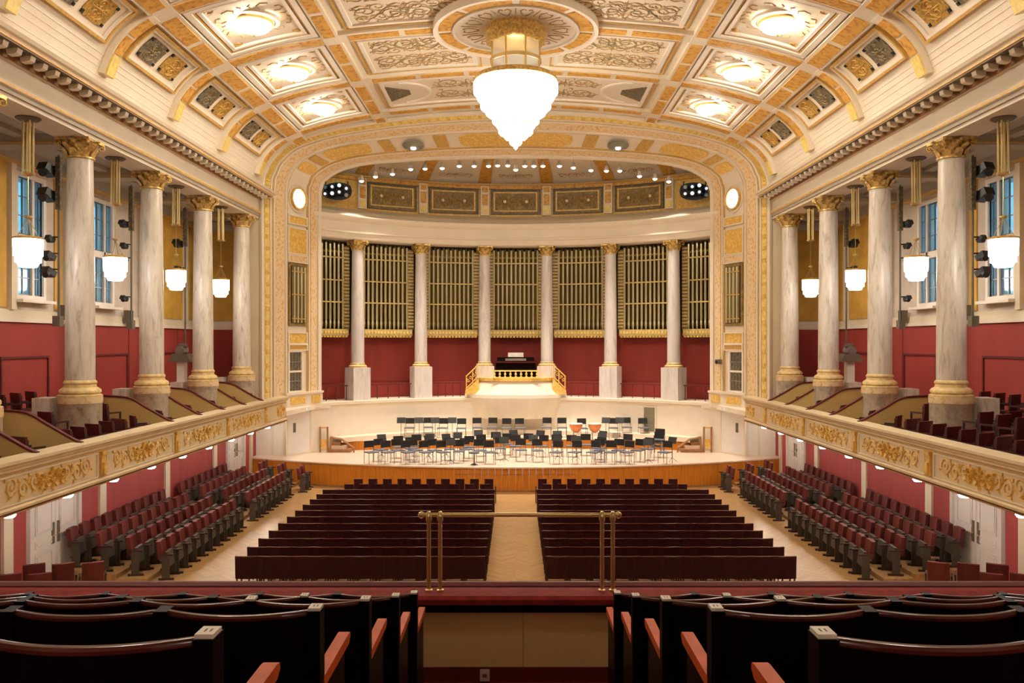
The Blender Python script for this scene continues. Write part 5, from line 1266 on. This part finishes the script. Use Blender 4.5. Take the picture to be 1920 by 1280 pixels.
# brass safety rail
br = thing('brass_rail', (0.03, 6.74, E - 1.945), 'polished brass safety rail on paired posts above the balcony parapet', 'railing')
zb = E - 1.36
MB().tube([(-0.735, 6.74, zb), (0.80, 6.74, zb)], 0.017, 10).build('bar', 'brass', br, True)
for x in (-0.745, 0.81): MB().lathe([(0.0, -0.03), (0.022, -0.018), (0.028, 0), (0.022, 0.018), (0.0, 0.03)], 10, (x, 6.74, zb)).build('end_knob', 'brass', br, True)
for x in (-0.682, -0.593, 0.678, 0.762):
    MB().tube([(x, 6.70, E - 1.95), (x, 6.70, zb + 0.01)], 0.0165, 10).build('post', 'brass', br, True)
    MB().lathe([(0.022, -0.04), (0.024, -0.02), (0.022, 0.02), (0.012, 0.035), (0.0, 0.038)], 10, (x, 6.70, zb)).build('post_cap', 'brass', br, True)
    MB().lathe([(0.03, 0.0), (0.03, 0.012), (0.018, 0.02)], 10, (x, 6.70, E - 1.95)).build('post_foot', 'brass', br, True)
# seats: origin at the aisle-side post, floor; top at +0.85; x grows away from the aisle
def balcony_seat(s, plate=True):
    t = thing('balcony_seat', (0, 0, 0), '', 'seat', 'dark mahogany balcony seats')
    pw = 0.045; w = 0.52
    def Sb(u, z, h):
        k = 1 - (2 * (u - w / 2 - pw / 2) / (w - pw)) ** 2
        return (s * u, -0.02 - 0.062 * k + h, z)
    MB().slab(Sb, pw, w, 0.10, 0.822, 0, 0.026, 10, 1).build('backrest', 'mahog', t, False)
    m = MB(); vs = []; n = 14
    for i in range(n + 1):
        u = pw + (w - pw) * i / n; 
        for (h, z) in ((-0.004, 0.818), (-0.005, 0.827), (0.0, 0.834), (0.012, 0.836), (0.024, 0.831), (0.028, 0.816)): vs.append(Sb(u, z, h))
    m.add(vs, [(i * 6 + j, (i + 1) * 6 + j, (i + 1) * 6 + j + 1, i * 6 + j + 1) for i in range(n) for j in range(5)]).build('top_rail', 'mahogtop', t, True)
    MB().box(s * 0.08, s * (w - 0.03), 0.03, 0.14, 0.30, 0.72).build('folded_seat', 'reddark', t)
    p = MB().box(0, s * pw, -0.035, 0.035, 0, 0.835).build('end_post', 'mahog', t)
    if plate: MB().box(s * 0.002, s * (pw - 0.002), -0.028, 0.028, 0.835, 0.845).build('number_plate', 'plate', p)
    if plate: MB().box(s * 0.014, s * 0.018, -0.008, 0.010, 0.845, 0.8455).box(s * 0.026, s * 0.030, -0.008, 0.010, 0.845, 0.8455).build('plate_mark', 'dkmetal', p)
    MB().box(s * 0.004, s * (pw - 0.004), 0.035, 0.40, 0.06, 0.55).build('side_panel', 'mahog', t)
    r = 0.012
    MB().prism([(0.02, 0.55), (0.47, 0.55), (0.50, 0.57), (0.495, 0.588), (0.47, 0.592), (0.02, 0.592)], 'x', 0, s * pw).build('armrest', 'armrest', t)
    return t
for s in (-1, 1):
    p = balcony_seat(s); p2 = balcony_seat(s, False)
    for r, (Y, d, n) in enumerate(rows):
        for c in range(n):
            lab = 'mahogany balcony seat %s of the aisle, %s row from the camera, %s from the aisle' % (side(s), nth(r + 1), nth(c + 1))
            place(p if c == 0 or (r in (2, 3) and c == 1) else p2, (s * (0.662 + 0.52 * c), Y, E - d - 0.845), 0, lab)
for o in list(COL.objects):     # prototypes never placed
    if o.parent is None and o.get('label') == '':
        for c in list(o.children): bpy.data.objects.remove(c)
        bpy.data.objects.remove(o)
